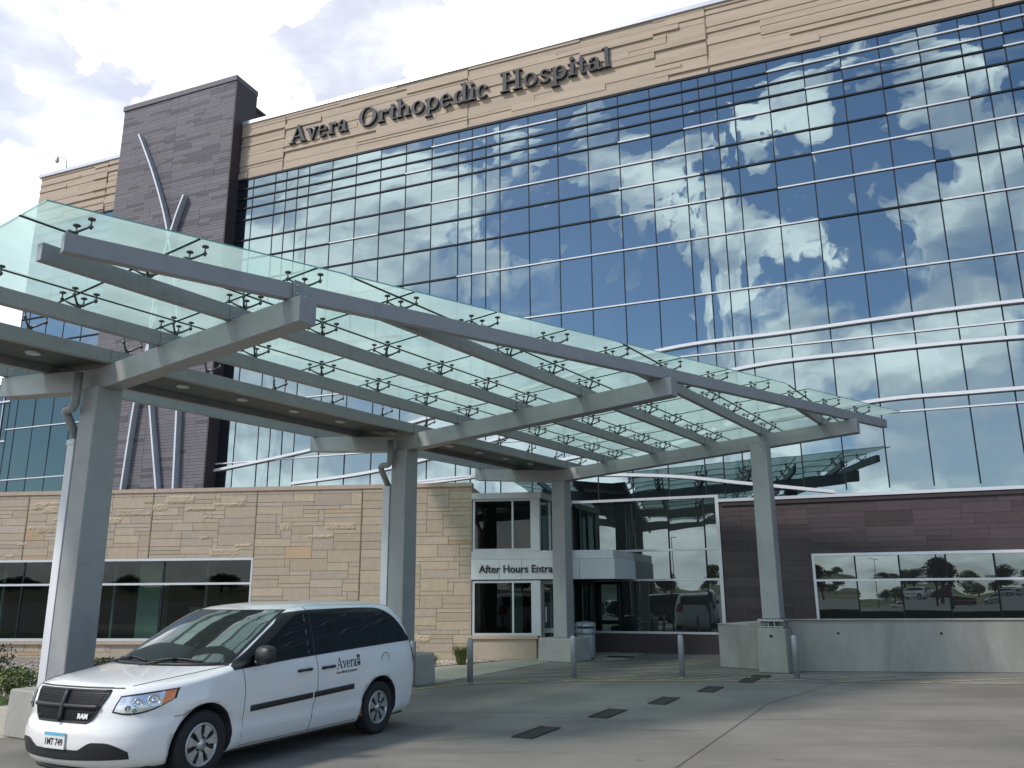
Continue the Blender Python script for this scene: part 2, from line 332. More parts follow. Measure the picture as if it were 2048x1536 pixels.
# ---------------------------------------------------------------- mesh helpers
class MB:
    def __init__(s): s.v = []; s.f = []; s.c = []; s.sm = []
    def add(s, vs, fs, col=(1, 1, 1), smooth=False):
        o = len(s.v); s.v += [tuple(v) for v in vs]
        for f in fs: s.f.append(tuple(i + o for i in f)); s.c.append(col); s.sm.append(smooth)
    def box(s, x0, x1, y0, y1, z0, z1, col=(1, 1, 1), back=True):
        vs = [(x0, y0, z0), (x1, y0, z0), (x1, y1, z0), (x0, y1, z0), (x0, y0, z1), (x1, y0, z1), (x1, y1, z1), (x0, y1, z1)]
        fs = [(0, 1, 5, 4), (1, 2, 6, 5), (3, 0, 4, 7), (4, 5, 6, 7), (3, 2, 1, 0)]
        if back: fs.append((2, 3, 7, 6))
        s.add(vs, fs, col)
    def hexa(s, p, col=(1, 1, 1)):   # 8 corner points, bottom ring then top ring
        s.add(p, [(3, 2, 1, 0), (4, 5, 6, 7), (0, 1, 5, 4), (1, 2, 6, 5), (2, 3, 7, 6), (3, 0, 4, 7)], col)
    def prism(s, poly, y0, y1, col=(1, 1, 1)):    # poly in (x, z), extruded along y
        n = len(poly); a = sum(poly[i][0] * poly[(i + 1) % n][1] - poly[(i + 1) % n][0] * poly[i][1] for i in range(n))
        if a < 0: poly = poly[::-1]
        vs = [(x, y0, z) for x, z in poly] + [(x, y1, z) for x, z in poly]
        s.add(vs, [tuple(range(n)), tuple(range(2 * n - 1, n - 1, -1))] + [(i, i + n, (i + 1) % n + n, (i + 1) % n) for i in range(n)], col)
    def flat(s, poly, z0, z1, col=(1, 1, 1)):      # poly in (x, y), extruded along z
        n = len(poly); a = sum(poly[i][0] * poly[(i + 1) % n][1] - poly[(i + 1) % n][0] * poly[i][1] for i in range(n))
        if a < 0: poly = poly[::-1]
        z0f = z0 if callable(z0) else (lambda x, y: z0); z1f = z1 if callable(z1) else (lambda x, y: z1)
        vs = [(x, y, z0f(x, y)) for x, y in poly] + [(x, y, z1f(x, y)) for x, y in poly]
        s.add(vs, [tuple(range(n - 1, -1, -1)), tuple(range(n, 2 * n))] + [(i, (i + 1) % n, (i + 1) % n + n, i + n) for i in range(n)], col)
    def tube(s, pts, r, seg=10, smooth=True, col=(1, 1, 1), caps=True):
        pts = [Vector(p) for p in pts]; rs = r if isinstance(r, (list, tuple)) else [r] * len(pts)
        o = len(s.v); prev = None
        for i, p in enumerate(pts):
            t = (pts[min(i + 1, len(pts) - 1)] - pts[max(i - 1, 0)]).normalized()
            if prev is None:
                a = t.orthogonal().normalized()
            else: a = (prev - t * prev.dot(t)).normalized()
            prev = a; b = t.cross(a)
            for k in range(seg):
                th = 2 * math.pi * k / seg
                s.v.append(tuple(p + (a * math.cos(th) + b * math.sin(th)) * rs[i]))
        for i in range(len(pts) - 1):
            for k in range(seg):
                k2 = (k + 1) % seg
                s.f.append((o + i * seg + k, o + i * seg + k2, o + (i + 1) * seg + k2, o + (i + 1) * seg + k)); s.c.append(col); s.sm.append(smooth)
        if caps:
            s.f.append(tuple(o + k for k in range(seg - 1, -1, -1))); s.c.append(col); s.sm.append(False)
            e = o + (len(pts) - 1) * seg
            s.f.append(tuple(e + k for k in range(seg))); s.c.append(col); s.sm.append(False)
    def lathe(s, prof, center=(0, 0, 0), axis='z', seg=24, smooth=True, col=(1, 1, 1)):   # prof: (r, h)
        o = len(s.v); cx, cy, cz = center
        for r, h in prof:
            for k in range(seg):
                t = 2 * math.pi * k / seg; a, b = r * math.cos(t), r * math.sin(t)
                s.v.append((cx + a, cy + b, cz + h) if axis == 'z' else ((cx + a, cy + h, cz + b) if axis == 'y' else (cx + h, cy + a, cz + b)))
        for i in range(len(prof) - 1):
            for k in range(seg):
                k2 = (k + 1) % seg
                s.f.append((o + i * seg + k, o + i * seg + k2, o + (i + 1) * seg + k2, o + (i + 1) * seg + k)); s.c.append(col); s.sm.append(smooth)
    def build(s, name, m, parent=None, bevel=0., loc=None, seg=1):
        me = bpy.data.meshes.new(name); me.from_pydata(s.v, [], s.f)
        ca = me.color_attributes.new('Col', 'FLOAT_COLOR', 'CORNER')
        buf = []
        for p, c in zip(me.polygons, s.c): buf += [c[0], c[1], c[2], 1.] * p.loop_total
        ca.data.foreach_set('color', buf)
        me.polygons.foreach_set('use_smooth', s.sm)
        if bevel:
            bm = bmesh.new(); bm.from_mesh(me)
            bmesh.ops.remove_doubles(bm, verts=bm.verts, dist=1e-5)
            bmesh.ops.recalc_face_normals(bm, faces=bm.faces)
            ed = [e for e in bm.edges if len(e.link_faces) == 2 and e.calc_face_angle() > .5]
            bmesh.ops.bevel(bm, geom=ed, offset=bevel, segments=seg, affect='EDGES', clamp_overlap=True)
            bm.to_mesh(me); bm.free()
        ms = m if isinstance(m, (list, tuple)) else [m]
        for x in ms: me.materials.append(MT[x])
        me.update()
        o = bpy.data.objects.new(name, me); C.objects.link(o)
        if parent: o.parent = parent
        if loc: o.location = loc
        return o

def tag(o, label=None, cat=None, group=None, kind=None):
    if label: o['label'] = label
    if cat: o['category'] = cat
    if group: o['group'] = group
    if kind: o['kind'] = kind
    return o
def thing(name, label, cat, loc=(0, 0, 0), rz=0., group=None):
    o = bpy.data.objects.new(name, None); C.objects.link(o); o.empty_display_size = .3
    o.location = loc; o.rotation_euler = (0, 0, rz)
    return tag(o, label, cat, group)
def struct(o): o['kind'] = 'structure'; return o
def copy_tree(o, parent=None):
    c = o.copy(); C.objects.link(c)
    if parent: c.parent = parent
    for ch in list(o.children): copy_tree(ch, c)
    return c

def ashlar(mb, x0, x1, z0, z1, ch, cw, wcells, hcells, y=0., gap=.008, proud=(.0, .0), colf=None, rng=None, depth=.03):
    """Random-coursed blocks packed on a grid of cells; each block is a small slab standing proud of y."""
    nx = max(1, round((x1 - x0) / cw)); nz = max(1, round((z1 - z0) / ch)); cw = (x1 - x0) / nx; ch = (z1 - z0) / nz
    occ = [[False] * nx for _ in range(nz)]
    for j in range(nz):
        i = 0
        while i < nx:
            if occ[j][i]: i += 1; continue
            w = rng.choice(wcells); h = rng.choice(hcells)
            w = min(w, nx - i); h = min(h, nz - j); k = 0
            while k < w and not occ[j][i + k]: k += 1
            w = k
            if w < nx - i and nx - i - w <= 1 and not occ[j][nx - 1] and all(not occ[j][q] for q in range(i + w, nx)): w = nx - i
            while h > 1 and any(occ[j + q][i + p] for q in range(h) for p in range(w)): h -= 1
            for q in range(h):
                for p in range(w): occ[j + q][i + p] = True
            a, b = x0 + i * cw + gap / 2, x0 + (i + w) * cw - gap / 2
            c, d = z0 + j * ch + gap / 2, z0 + (j + h) * ch - gap / 2
            pr = rng.uniform(*proud); col = colf(rng, w, h)
            mb.box(a, b, y - depth - pr, y, c, d, col, back=False)
            i += w

FA = math.atan2(-0.37461, 0.92718)       # facade heading
F0 = Vector((4.068, 25.983, 0))
WA = math.atan2(-.113, .9936); W0 = Vector((-1.219, 24.306, 0))
CA = math.atan2(-.53967, .84188); C0 = Vector((-6.1, 12.0, 0))
def to_world(origin, ang, x, y, z=0):
    return Vector((origin.x + x * math.cos(ang) - y * math.sin(ang), origin.y + x * math.sin(ang) + y * math.cos(ang), z))

# ================================================================ GROUND
def sheet(name, poly, z, m, kind='structure', label=None):
    mb = MB(); mb.add([(x, y, z) for x, y in poly], [tuple(range(len(poly)))])
    o = mb.build(name, m); tag(o, label, None, None, kind); return o
sheet('driveway', [(-900, -900), (900, -900), (900, 900), (-900, 900)], 0, 'drive', label='stained grey concrete driveway in front of the hospital')
sheet('sidewalk', [(-30, 3.0), (-10.6, 5.8), (-5.9, 12.9), (-1.72, 17.75), (1.05, 23.2), (3.0, 23.6), (4.0, 26.2), (1.0, 27.0), (.55, 24.2), (-1.7, 21.95), (-9.2, 14.3), (-30, 9.0)], .004, 'walk', label='pale concrete sidewalk beside the canopy columns')
sheet('gravel_base', [(-40, 17), (-9.6, 15.9), (-1.72, 21.97), (.55, 24.22), (.55, 25), (-40, 29)], .003, 'soil', label='gravel bed ground along the limestone wall')
sheet('lawn', [(-40, 12.4), (-9.35, 14.3), (-8.0, 15.6), (-9.5, 16.0), (-40, 17.2)], .006, 'grass', label='strip of green lawn at the left edge')
# joints in the concrete
mb = MB()
def strip(mb, p, q, w, z, z1=None):
    p = Vector((p[0], p[1], 0)); q = Vector((q[0], q[1], 0)); n = (q - p).normalized().cross(Vector((0, 0, 1))) * w / 2
    mb.add([(p + n).to_tuple()[:2] + (z,), (q + n).to_tuple()[:2] + (z,), (q - n).to_tuple()[:2] + (z,), (p - n).to_tuple()[:2] + (z,)], [(0, 1, 2, 3)])
for p, q in [((-1.2, 11.2), (1.1, 12.2)), ((1.1, 12.2), (2.4, 11.9)), ((-1.72, 17.7), (1.05, 23.2)), ((1.05, 23.2), (3.2, 23.5)), ((-5.9, 12.85), (-1.72, 17.7)), ((1.2, 8.5), (4.2, 14.6)), ((4.2, 14.6), (6.4, 17.5)), ((-2, 13.4), (10, 12.3)), ((3.3, 9.0), (12, 8.2)), ((-1, 9.6), (3.3, 9.0)), ((-9, 12), (-12, 8))]:
    strip(mb, p, q, .011, .008)
MT['sawcut'] = mat('saw_cut', (.07, .066, .06), .9)
struct(mb.build('pavement_joint', 'sawcut'))['label'] = 'thin dark joint lines cut in the concrete paving'
# painted lines: hatched zone in front of the entrance
mb = MB(); Z = .008
edge = [(-3.2, 16.2), (-1.82, 17.05), (-.89, 17.8), (1.3, 18.25), (3.85, 18.2), (5.2, 17.95), (6.6, 17.75), (8.2, 17.45), (9.95, 17.15), (13, 16.6)]
for a, b in zip(edge, edge[1:]): strip(mb, a, b, .11, Z)
struct(mb.build('edge_line_paint', 'paint_line'))['label'] = 'worn yellow edge line curving in front of the bollards'
mb = MB()
def edge_y(x):
    for a, b in zip(edge, edge[1:]):
        if a[0] <= x <= b[0]: return a[1] + (b[1] - a[1]) * (x - a[0]) / (b[0] - a[0])
    return 17
k = 0
for x0 in [-.8, .1, 1.0, 2.0, 3.0, 4.0]:
    y0 = edge_y(x0) + .1
    d = Vector((.90, .43)); t = 5.2
    while t > .5:
        ex, ey = x0 + d.x * t, y0 + d.y * t
        if ey < 23.0 and not (ex > 5.0 and ey > 19.4 - (ex - 6) * .1) and ex < 6.4 : break
        t -= .1
    strip(mb, (x0, y0), (ex, ey), .09, Z)
for x0, y0 in [(-.3, 18.9), (.2, 19.9), (.7, 20.9), (1.1, 21.9)]:
    strip(mb, (x0, y0), (x0 + 3.8, y0 + 1.3), .09, Z)
for x0 in [5.3, 6.7, 8.15, 9.6, 11.0]:
    y0 = edge_y(x0) + .08; strip(mb, (x0, y0), (x0 + 2.9, min(y0 + .85, 19.0)), .09, Z)
struct(mb.build('hatch_marking_paint', 'line_white'))['label'] = 'worn diagonal hatch lines behind the bollards'

# drain grates
gx, gy = Vector((.44, .898)), Vector((.898, -.44))
for i, (px_, py_) in enumerate([(.30, 11.86), (1.44, 13.55), (2.55, 15.0), (3.72, 16.62), (4.87, 18.15), (5.35, 18.95)]):
    mb = MB(); ln, wd_ = (.94, .27) if i < 5 else (.5, .34)
    mb.box(-ln / 2, ln / 2, -wd_ / 2, wd_ / 2, .004, .010)
    for k in range(22 if i < 5 else 12):
        x = -ln / 2 + .03 + k * (ln - .06) / (21 if i < 5 else 11); mb.box(x - .008, x + .008, -wd_ / 2 + .03, wd_ / 2 - .03, .012, .018)
    mb.box(-ln / 2, ln / 2, -wd_ / 2 - .012, -wd_ / 2 + .012, .008, .02); mb.box(-ln / 2, ln / 2, wd_ / 2 - .012, wd_ / 2 + .012, .008, .02)
    o = mb.build('drain_grate', 'grate'); o.location = (px_, py_, 0); o.rotation_euler = (0, 0, math.atan2(gx.y, gx.x))
    tag(o, ['largest dark drain grate, nearest the camera', 'drain grate second nearest the camera in the row', 'middle drain grate of the row crossing the drive', 'drain grate second from the farthest long one', 'farthest long drain grate, just in front of the edge line', 'small drain grate behind the edge line near the concrete pier'][i], 'drain grate', 'drain grates in a row across the drive')

# ================================================================ BOLLARDS
bdat = [(-2.0, 17.25), (-.9, 18.0), (1.28, 18.68), (3.62, 18.82), (5.94, 18.38)]
blab = ['grey steel bollard just behind the rear bumper of the white van', 'grey steel bollard left of the sidewalk corner, near the grass tuft', 'grey steel bollard in front of the third canopy column', 'grey steel bollard standing alone before the entry glass', 'grey steel bollard in front of the concrete retaining wall, right of the pier']
for (x, y), lb in zip(bdat, blab):
    mb = MB(); mb.lathe([(.0, -.01), (.062, 0), (.062, .83), (.058, .855), (.04, .878), (.0, .885)], seg=20)
    mb.lathe([(.078, .0), (.078, .006), (.0, .0065)], seg=20)
    o = mb.build('bollard', 'galv'); o.location = (x, y, .004); tag(o, lb, 'bollard', 'bollards along the edge of the drive')

# ================================================================ CANOPY
# local frame: x = across (towards the drive), y = along the columns
canopy = thing('glass_canopy', 'large grey steel entrance canopy with green frosted glass panels', 'canopy', C0, CA)
AR, BS = .07, .004
def gtop(x, y): return 5.07 + (AR * x if x > 0 else -.095 * x) + BS * y       # top of the girders
def outer(y): return 4.03 + .285 * y
def obeam(mb, p, q, w, h, up=(0, 0, 1)):  # beam between two bottom-centre points, vertical sides, plumb ends
    p = Vector(p); q = Vector(q); d = (q - p); n = Vector((d.y, -d.x, 0)).normalized() * (w / 2); u = Vector((0, 0, h))
    mb.hexa([p - n, q - n, q + n, p + n, p - n + u, q - n + u, q + n + u, p + n + u])
GY = [0, 6.95, 13.65]
for gi, gyv in enumerate(GY):
    xe = outer(gyv) + .24 if gi < 2 else outer(gyv) + .2
    mb = MB(); wv, hh = .28, .33
    pts = [(-2.75, gtop(-2.75, gyv)), (0, gtop(0, gyv)), (xe, gtop(xe, gyv))]
    ring = []
    for x, z in pts:
        ring.append([(x, gyv - wv / 2, z - hh), (x, gyv + wv / 2, z - hh), (x, gyv + wv / 2, z), (x, gyv - wv / 2, z)])
    vs = sum(ring, []); fs = [(3, 2, 1, 0), (8, 9, 10, 11)]
    for i in (0, 4):
        for k in range(4): fs.append((i + k, i + (k + 1) % 4, i + 4 + (k + 1) % 4, i + 4 + k))
    mb.add(vs, fs); g = mb.build('girder', 'steel', canopy, bevel=.006)
    # end plate rising in front of the edge beam, with bolts
    mb = MB(); z0 = gtop(xe, gyv); mb.box(xe - .16, xe - .145, gyv - .11, gyv + .11, z0 - .02, z0 + .24)
    mb.build('end_plate', 'steel', g, bevel=.002)
    mb = MB()
    for yy in (-.065, .065):
        for zz in (.06, .17): mb.lathe([(0.0, .022), (.014, .02), (.018, 0)], (xe - .145, gyv + yy, z0 + zz), 'x', 8)
    mb.build('bolt', 'bolt', g)
# rafters
RL = [.35, 1.5, 2.95, 4.4, 5.85, 7.3]; LL = [-1.39, -2.6]
YS, YE = -2.75, 15.3
for x in RL + LL:
    y0 = YS + .15 if x < 3.3 else (x - 4.03) / .285 - .25
    if x == .35 or x < 0: y0 = -6.0
    if x == 1.5: y0 = -3.4
    mb = MB(); w = .10; h = .2
    zb = lambda yy: gtop(x, yy) + .006
    obeam(mb, (x, y0, zb(y0)), (x, YE, zb(YE)), w, h)
    ra = mb.build('rafter', 'steel', canopy, bevel=.004)
    for gyv in GY:       # splice plates where the rafter sits on a girder
        if y0 > gyv - .1: continue
        mb = MB()
        for s_ in (-1, 1): mb.box(x + s_ * .058 - .006, x + s_ * .058 + .006, gyv - .16, gyv + .16, zb(gyv) - .0, zb(gyv) + .17)
        pl_ = mb.build('splice_plate', 'steel', ra)
        mb = MB()
        for s_ in (-1, 1):
            for yy in (-.1, .1):
                for zz in (.05, .125): mb.lathe([(.0, s_ * .012), (.013, s_ * .01), (.015, 0)], (x + s_ * .064, gyv + yy, zb(gyv) + zz), 'x', 8)
        mb.build('bolt', 'bolt', pl_)
# edge beam (slightly faceted)
mb = MB(); ys = [-2.55 + 18.0 * k / 16 for k in range(17)]
nrm = Vector((1, -.285)).normalized() * .06; vs = []
for y in ys:
    x = outer(y) + .06 * (1 - ((y - 6.5) / 9) ** 2); z = gtop(x, y) + .006
    for sx_, dz in ((-1, 0), (1, 0), (1, .215), (-1, .215)): vs.append((x + sx_ * nrm.x, y + sx_ * nrm.y, z + dz))
n_ = len(ys); fs = [(3, 2, 1, 0), (4 * n_ - 4, 4 * n_ - 3, 4 * n_ - 2, 4 * n_ - 1)]
for i in range(n_ - 1):
    for k in range(4): fs.append((4 * i + k, 4 * i + (k + 1) % 4, 4 * i + 4 + (k + 1) % 4, 4 * i + 4 + k))
mb.add(vs, fs)
mb.build('edge_beam', 'steel', canopy, bevel=.005)
# opaque valley soffit with gutter and downlights
soff = MB()
for xa, xb in ((-1.33, -.05), (-.05, .29)):
    soff.hexa([(xa, -6, gtop(xa, -6) + .13), (xb, -6, gtop(xb, -6) + .13), (xb, YE, gtop(xb, YE) + .13), (xa, YE, gtop(xa, YE) + .13),
               (xa, -6, gtop(xa, -6) + .20), (xb, -6, gtop(xb, -6) + .20), (xb, YE, gtop(xb, YE) + .20), (xa, YE, gtop(xa, YE) + .20)])
MT['soffit'] = mat('soffit_panel', (.050, .068, .068), .6, 0, .05, 3)
sf = soff.build('valley_soffit', 'soffit', canopy)
for k in range(15):
    y = -4.6 + k * 1.25
    if min(abs(y - g) for g in GY) < .3: y += .35
    mb = MB(); mb.lathe([(.0, -.05), (.085, -.05), (.10, -.065), (.10, -.02), (.0, -.02)], (-.42, y, gtop(-.42, y) + .155), 'z', 16)
    mb.build('downlight', 'alu', canopy)
# glass panels
JY = [-2.85] + [.1 + 1.425 * k for k in range(-1, 11)] + [15.85]
JX = [.9, 2.25, 3.68, 5.12, 6.58, 8.0, 10.0]
JX = [.45, 1.5, 2.95, 4.4, 5.85, 7.3, 10.0]
def gz(x, y): return gtop(x, y) + .43
def clip(poly, f):
    out = []
    for i in range(len(poly)):
        a, b = poly[i], poly[(i + 1) % len(poly)]; fa, fb = f(*a), f(*b)
        if fa >= 0: out.append(a)
        if (fa >= 0) != (fb >= 0):
            t = fa / (fa - fb); out.append((a[0] + (b[0] - a[0]) * t, a[1] + (b[1] - a[1]) * t))
    return out
gap = .012
def edge_f(x, y): return outer(y) + .22 - x
for i in range(len(JY) - 1):
    for j in range(len(JX) - 1):
        poly = [(JX[j] + gap, JY[i] + gap), (JX[j + 1] - gap, JY[i] + gap), (JX[j + 1] - gap, JY[i + 1] - gap), (JX[j] + gap, JY[i + 1] - gap)]
        poly = clip(poly, edge_f)
        if len(poly) < 3: continue
        A = .5 * abs(sum(poly[k][0] * poly[(k + 1) % len(poly)][1] - poly[(k + 1) % len(poly)][0] * poly[k][1] for k in range(len(poly))))
        if A < .12: continue
        if j == 5 and False: continue
        mb = MB(); n = len(poly)
        vs = [(x, y, gz(x, y)) for x, y in poly]; mb.add(vs, [tuple(range(n))])
        o = mb.build('glass_panel', 'canopygl', canopy)
        mb = MB(); vs = [(x, y, gz(x, y) - .002) for x, y in poly] + [(x, y, gz(x, y) + .016) for x, y in poly]
        mb.add(vs, [(k, (k + 1) % n, (k + 1) % n + n, k + n) for k in range(n)]); mb.build('glass_edge', 'edgegl', o)
for y0, y1 in [(JY[i], JY[i + 1]) for i in range(-1 + 1, len(JY) - 1)]:
    for x0, x1 in ((-1.5, -2.9), (-2.9, -4.2)):
        poly = [(x1 + gap, y0 + gap), (x0 - gap, y0 + gap), (x0 - gap, y1 - gap), (x1 + gap, y1 - gap)]
        mb = MB(); mb.add([(x, y, gz(x, y)) for x, y in poly], [(0, 1, 2, 3)]); mb.build('glass_panel', 'canopygl', canopy)
# black seals in the joints
mb = MB()
for j in range(1, len(JX) - 1):
    x = JX[j]; ya = max(YS - .1, (x - .22 - 4.03) / .285 + .12)
    n_ = 12
    p = [(x, ya + (15.85 - ya) * k / n_) for k in range(n_ + 1)]
    for a, b in zip(p, p[1:]): obeam(mb, (a[0], a[1], gz(*a) - .010), (b[0], b[1], gz(*b) - .010), .026, .016)
for y in JY[1:-1]:
    xa, xb = .45, outer(y) + .22
    obeam(mb, (xa, y, gz(xa, y) - .012), (xb, y, gz(xb, y) - .012), .024, .016)
    obeam(mb, (-4.2, y, gz(-4.2, y) - .012), (-1.5, y, gz(-1.5, y) - .012), .024, .016)
mb.build('joint_seal', 'joint', canopy)
# spider fittings
def spider_mesh(arms, rot=0., h=.21):
    mb = MB()
    mb.lathe([(0, 0), (.040, 0), (.040, .045), (.030, .06), (.0, .06)], seg=10)
    for k in arms:
        a = math.pi / 4 + k * math.pi / 2; d = Vector((math.cos(a), math.sin(a), 0)); e = d * .20
        mb.tube([d * .01 + Vector((0, 0, .035)), d * .09 + Vector((0, 0, .062)), e + Vector((0, 0, h - .10))], [.020, .015, .012], 6)
        mb.lathe([(0, -.045), (.010, -.035), (.024, -.012), (.026, .0), (.014, .014), (.009, .03), (.009, .07), (.040, .072), (.040, .088), (0, .09)], (e.x, e.y, h - .095), 'z', 10)
    return mb
sp_cache = {}
def spider(x, y, arms, z=None):
    z = gtop(x, y) + .208 if z is None else z; h = gz(x, y) - z
    key = tuple(arms)
    if key not in sp_cache:
        o = spider_mesh(arms, h=.222).build('spider_fitting', 'steel_dk', canopy); sp_cache[key] = o
    else:
        o = sp_cache[key].copy(); C.objects.link(o)
    o.location = (x, y, z); return o
NODES = []
for y in JY[1:-1] + [JY[0] + .35]:
    for x in RL:
        if x < outer(y) - .45:
            NODES.append((x, y, (0, 3) if x == .35 else (0, 1, 2, 3)))
    NODES.append((outer(y), y, (0, 1, 2) if y > 0 else (0, 1)))
for x, y, a in NODES:
    if y < -2.4: a = tuple(k for k in a if k in (0, 1)) or (0,)
    spider(x, y, a)
print('spiders', len(NODES))
# columns with pedestals and downpipes
ped_lab = []
def column(x, y, top, w=.41, side=True, pipe=True, pedw=1.06, pedh=.60, base=0.):
    mb = MB(); a0, a1 = w / 2 + .005, w / 2 - .005
    mb.hexa([(x - a0, y - a0, pedh + base), (x + a0, y - a0, pedh + base), (x + a0, y + a0, pedh + base), (x - a0, y + a0, pedh + base),
             (x - a1, y - a1, top), (x + a1, y - a1, top), (x + a1, y + a1, top), (x - a1, y + a1, top)])
    col = mb.build('column', 'steel', canopy, bevel=.012)
    p = pedw / 2; mb = MB()
    mb.hexa([(x - p, y - p, 0), (x + p, y - p, 0), (x + p, y + p, 0), (x - p, y + p, 0), (x - p + .02, y - p + .02, pedh), (x + p - .02, y - p + .02, pedh), (x + p - .02, y + p - .02, pedh), (x - p + .02, y + p - .02, pedh)])
    mb.build('pedestal', 'conc2' if side else 'conc', col, bevel=.02)
    if side and pipe:
        mb = MB(); mb.box(x - a0 - .20, x - a0 - .02, y - .21, y + .10, pedh, 3.95); mb.box(x - a0 - .21, x - a0 - .015, y - .22, y + .11, 3.95, 4.03)
        mb.build('downpipe_cover', 'white', col, bevel=.004)
        mb = MB(); yy = y - .12
        mb.tube([(x - .16, y - .30, 5.0), (x - .16, y - .30, 4.62), (x - .17, y - .30, 4.52), (x - .21, y - .30, 4.47), (x - .40, y - .28, 4.47), (x - .46, y - .25, 4.45), (x - .46, y - .22, 4.38), (x - .38, y - .05, 4.02)], .062, 14)
        mb.build('downpipe', 'steel', col)
    return col
column(.02, 0, 4.78); column(.02, 6.95, 4.80); column(.12, 13.65, 4.82, pipe=False)
# fourth column, on a steel base plate over a tall concrete pier
x4, y4 = 5.75, 13.95
# world position of the pier is near (6.0, 19.9)
d4 = Vector((6.02 - C0.x, 19.95 - C0.y)); x4 = d4.x * math.cos(CA) + d4.y * math.sin(CA); y4 = -d4.x * math.sin(CA) + d4.y * math.cos(CA)
c4_ = column(x4, y4, gtop(x4, y4) - .32, .40, False, False, .68, .97, .20)
mb = MB()
mb.box(x4 - .30, x4 + .30, y4 - .30, y4 + .30, 1.12, 1.165); mb.box(x4 - .27, x4 + .27, y4 - .27, y4 + .27, .985, 1.01)
for a in (-.22, -.07, .07, .22):
    for b in (-.22, .22):
        mb.lathe([(.016, 0), (.016, .19)], (x4 + a, y4 + b, .975), 'z', 8); mb.lathe([(0, 0), (.03, 0), (.03, .03), (0, .03)], (x4 + a, y4 + b, 1.085), 'z', 6)
        mb.lathe([(0, 0), (.03, 0), (.03, .03), (0, .03)], (x4 + b, y4 + a, 1.085), 'z', 6); mb.lathe([(.016, 0), (.016, .19)], (x4 + b, y4 + a, .975), 'z', 8)
mb.build('base_plate', 'galv', c4_)

# ================================================================ HOSPITAL BUILDING
hosp = thing('hospital_building', 'five storey hospital block with reflective glass facade under a tan stone band', 'building', F0, FA)
SL, SR, ZT = -29.0, 22.0, 18.85
rng = random.Random(4)
# tan band
mb = MB()
for xa, xb in ((SL, -24.6), (-24.6, -14.62), (-14.6, -6.12), (-6.1, 2.9), (2.92, 11.4), (11.42, SR)):
    def tcol(r, w, h):
        s = r.uniform(.93, 1.06); return (s, s * .99, s * .97)
    ashlar(mb, xa, xb, ZT + .04, 21.46, .115, .45, [4, 6, 8, 10, 13, 17], [1, 1, 1, 1, 2, 2], y=0., gap=.0, proud=(0, .075), colf=tcol, rng=rng, depth=.02)
mb.box(SL, SR, 0.001, .6, ZT + .04, 21.46)
# strata ledges also turn the left corner
for k in range(15):
    z = ZT + .1 + k * .17; mb.box(SL - .03 - rng.random() * .05, SL, .0, 9.5, z, z + .15)
mb.build('stone_band', 'tan', hosp)
for x in (-14.61, -6.11, 2.91, 11.41, -24.61): mb = MB(); mb.box(x - .012, x + .012, -.085, .0, ZT + .05, 21.46); mb.build('band_joint', 'mortar', hosp)
mb = MB(); mb.box(SL - .12, SR, -.13, .5, 21.46, 21.62); mb.box(SL - .12, SL + .4, .5, 9.5, 21.46, 21.62); mb.build('parapet_coping', 'cap', hosp)
mb = MB(); mb.box(SL, SR, -.07, .1, ZT - .05, ZT + .035); mb.build('band_trim', 'alu_dk', hosp)
mb = MB(); mb.box(SL + .05, SR, .35, 10, 0, 21.4); mb.build('core_wall', 'interior', hosp)
# glazing grid
W, NW = 1.128, .563
cols = []; x = -14.95
while x < SR:
    for _ in range(3): cols.append(x); x += NW
    for _ in range(6): cols.append(x); x += W
left = []; x = -14.95
for k in range(13): x -= W; left.append(x)
cols = sorted([c for c in left if c > SL] + [SL] + cols)
cols = [c for c in cols if c < SR] + [SR]
rows = [18.80, 18.39, 17.93, 17.49, 16.95, 16.03, 15.18, 14.19, 12.92, 10.99, 9.0, 6.70, 4.47]
hosp_rng = random.Random(8)
panes = []
for i in range(len(cols) - 1):
    for j in range(len(rows) - 1):
        panes.append((cols[i], cols[i + 1], rows[j + 1], rows[j], 'facade'))
# entry glazing below 4.57 m
ecols = [c for c in cols if -2.5 < c < 2.3]
ecols = [-2.6, -1.46, -.37, .75, 1.84, 2.24]
for a, b in zip(ecols, ecols[1:]):
    for z0, z1 in ((.60, 2.12), (2.12, 3.0), (3.0, 4.57)): panes.append((a, b, z0, z1, 'facade_lo'))
def pane_mesh(mb, a, b, z0, z1):
    t1 = hosp_rng.gauss(0, .0026); t2 = hosp_rng.gauss(0, .0030)
    xm, zm = (a + b) / 2, (z0 + z1) / 2
    nx_, nz_ = 4, 4
    vs = []
    bow = hosp_rng.uniform(-.0015, .0040)
    for q in range(nz_ + 1):
        for p in range(nx_ + 1):
            X = a + (b - a) * p / nx_; Zz = z0 + (z1 - z0) * q / nz_
            u_, v_ = 2 * p / nx_ - 1, 2 * q / nz_ - 1
            vs.append((X, -.03 + t1 * (X - xm) + t2 * (Zz - zm) - bow * (1 - u_ * u_) * (1 - v_ * v_), Zz))
    fs = [(q * (nx_ + 1) + p, q * (nx_ + 1) + p + 1, (q + 1) * (nx_ + 1) + p + 1, (q + 1) * (nx_ + 1) + p) for q in range(nz_) for p in range(nx_)]
    mb.add(vs, fs, smooth=True)
def px_area(a, b, z0, z1):   # how large a pane shows: skip those hidden by canopy / tower / wing
    x, z = (a + b) / 2, (z0 + z1) / 2
    w = to_world(F0, FA, x, 0, z) - Vector((0, 0, 1.85)); d = w.dot(_f); u_ = 1024 + 1660 * w.dot(_r) / d; v_ = 768 - 1660 * w.dot(_u) / d
    vis = 1. if (460 < u_ < 2048 and 0 < v_ < 985) else .01
    if u_ < 1780 and v_ > 420 + (u_ - 125) * .26 and v_ < 930: vis *= .3
    return (b - a) * (z1 - z0) / d ** 2 * vis
panes.sort(key=lambda p: -px_area(*p[:4]))
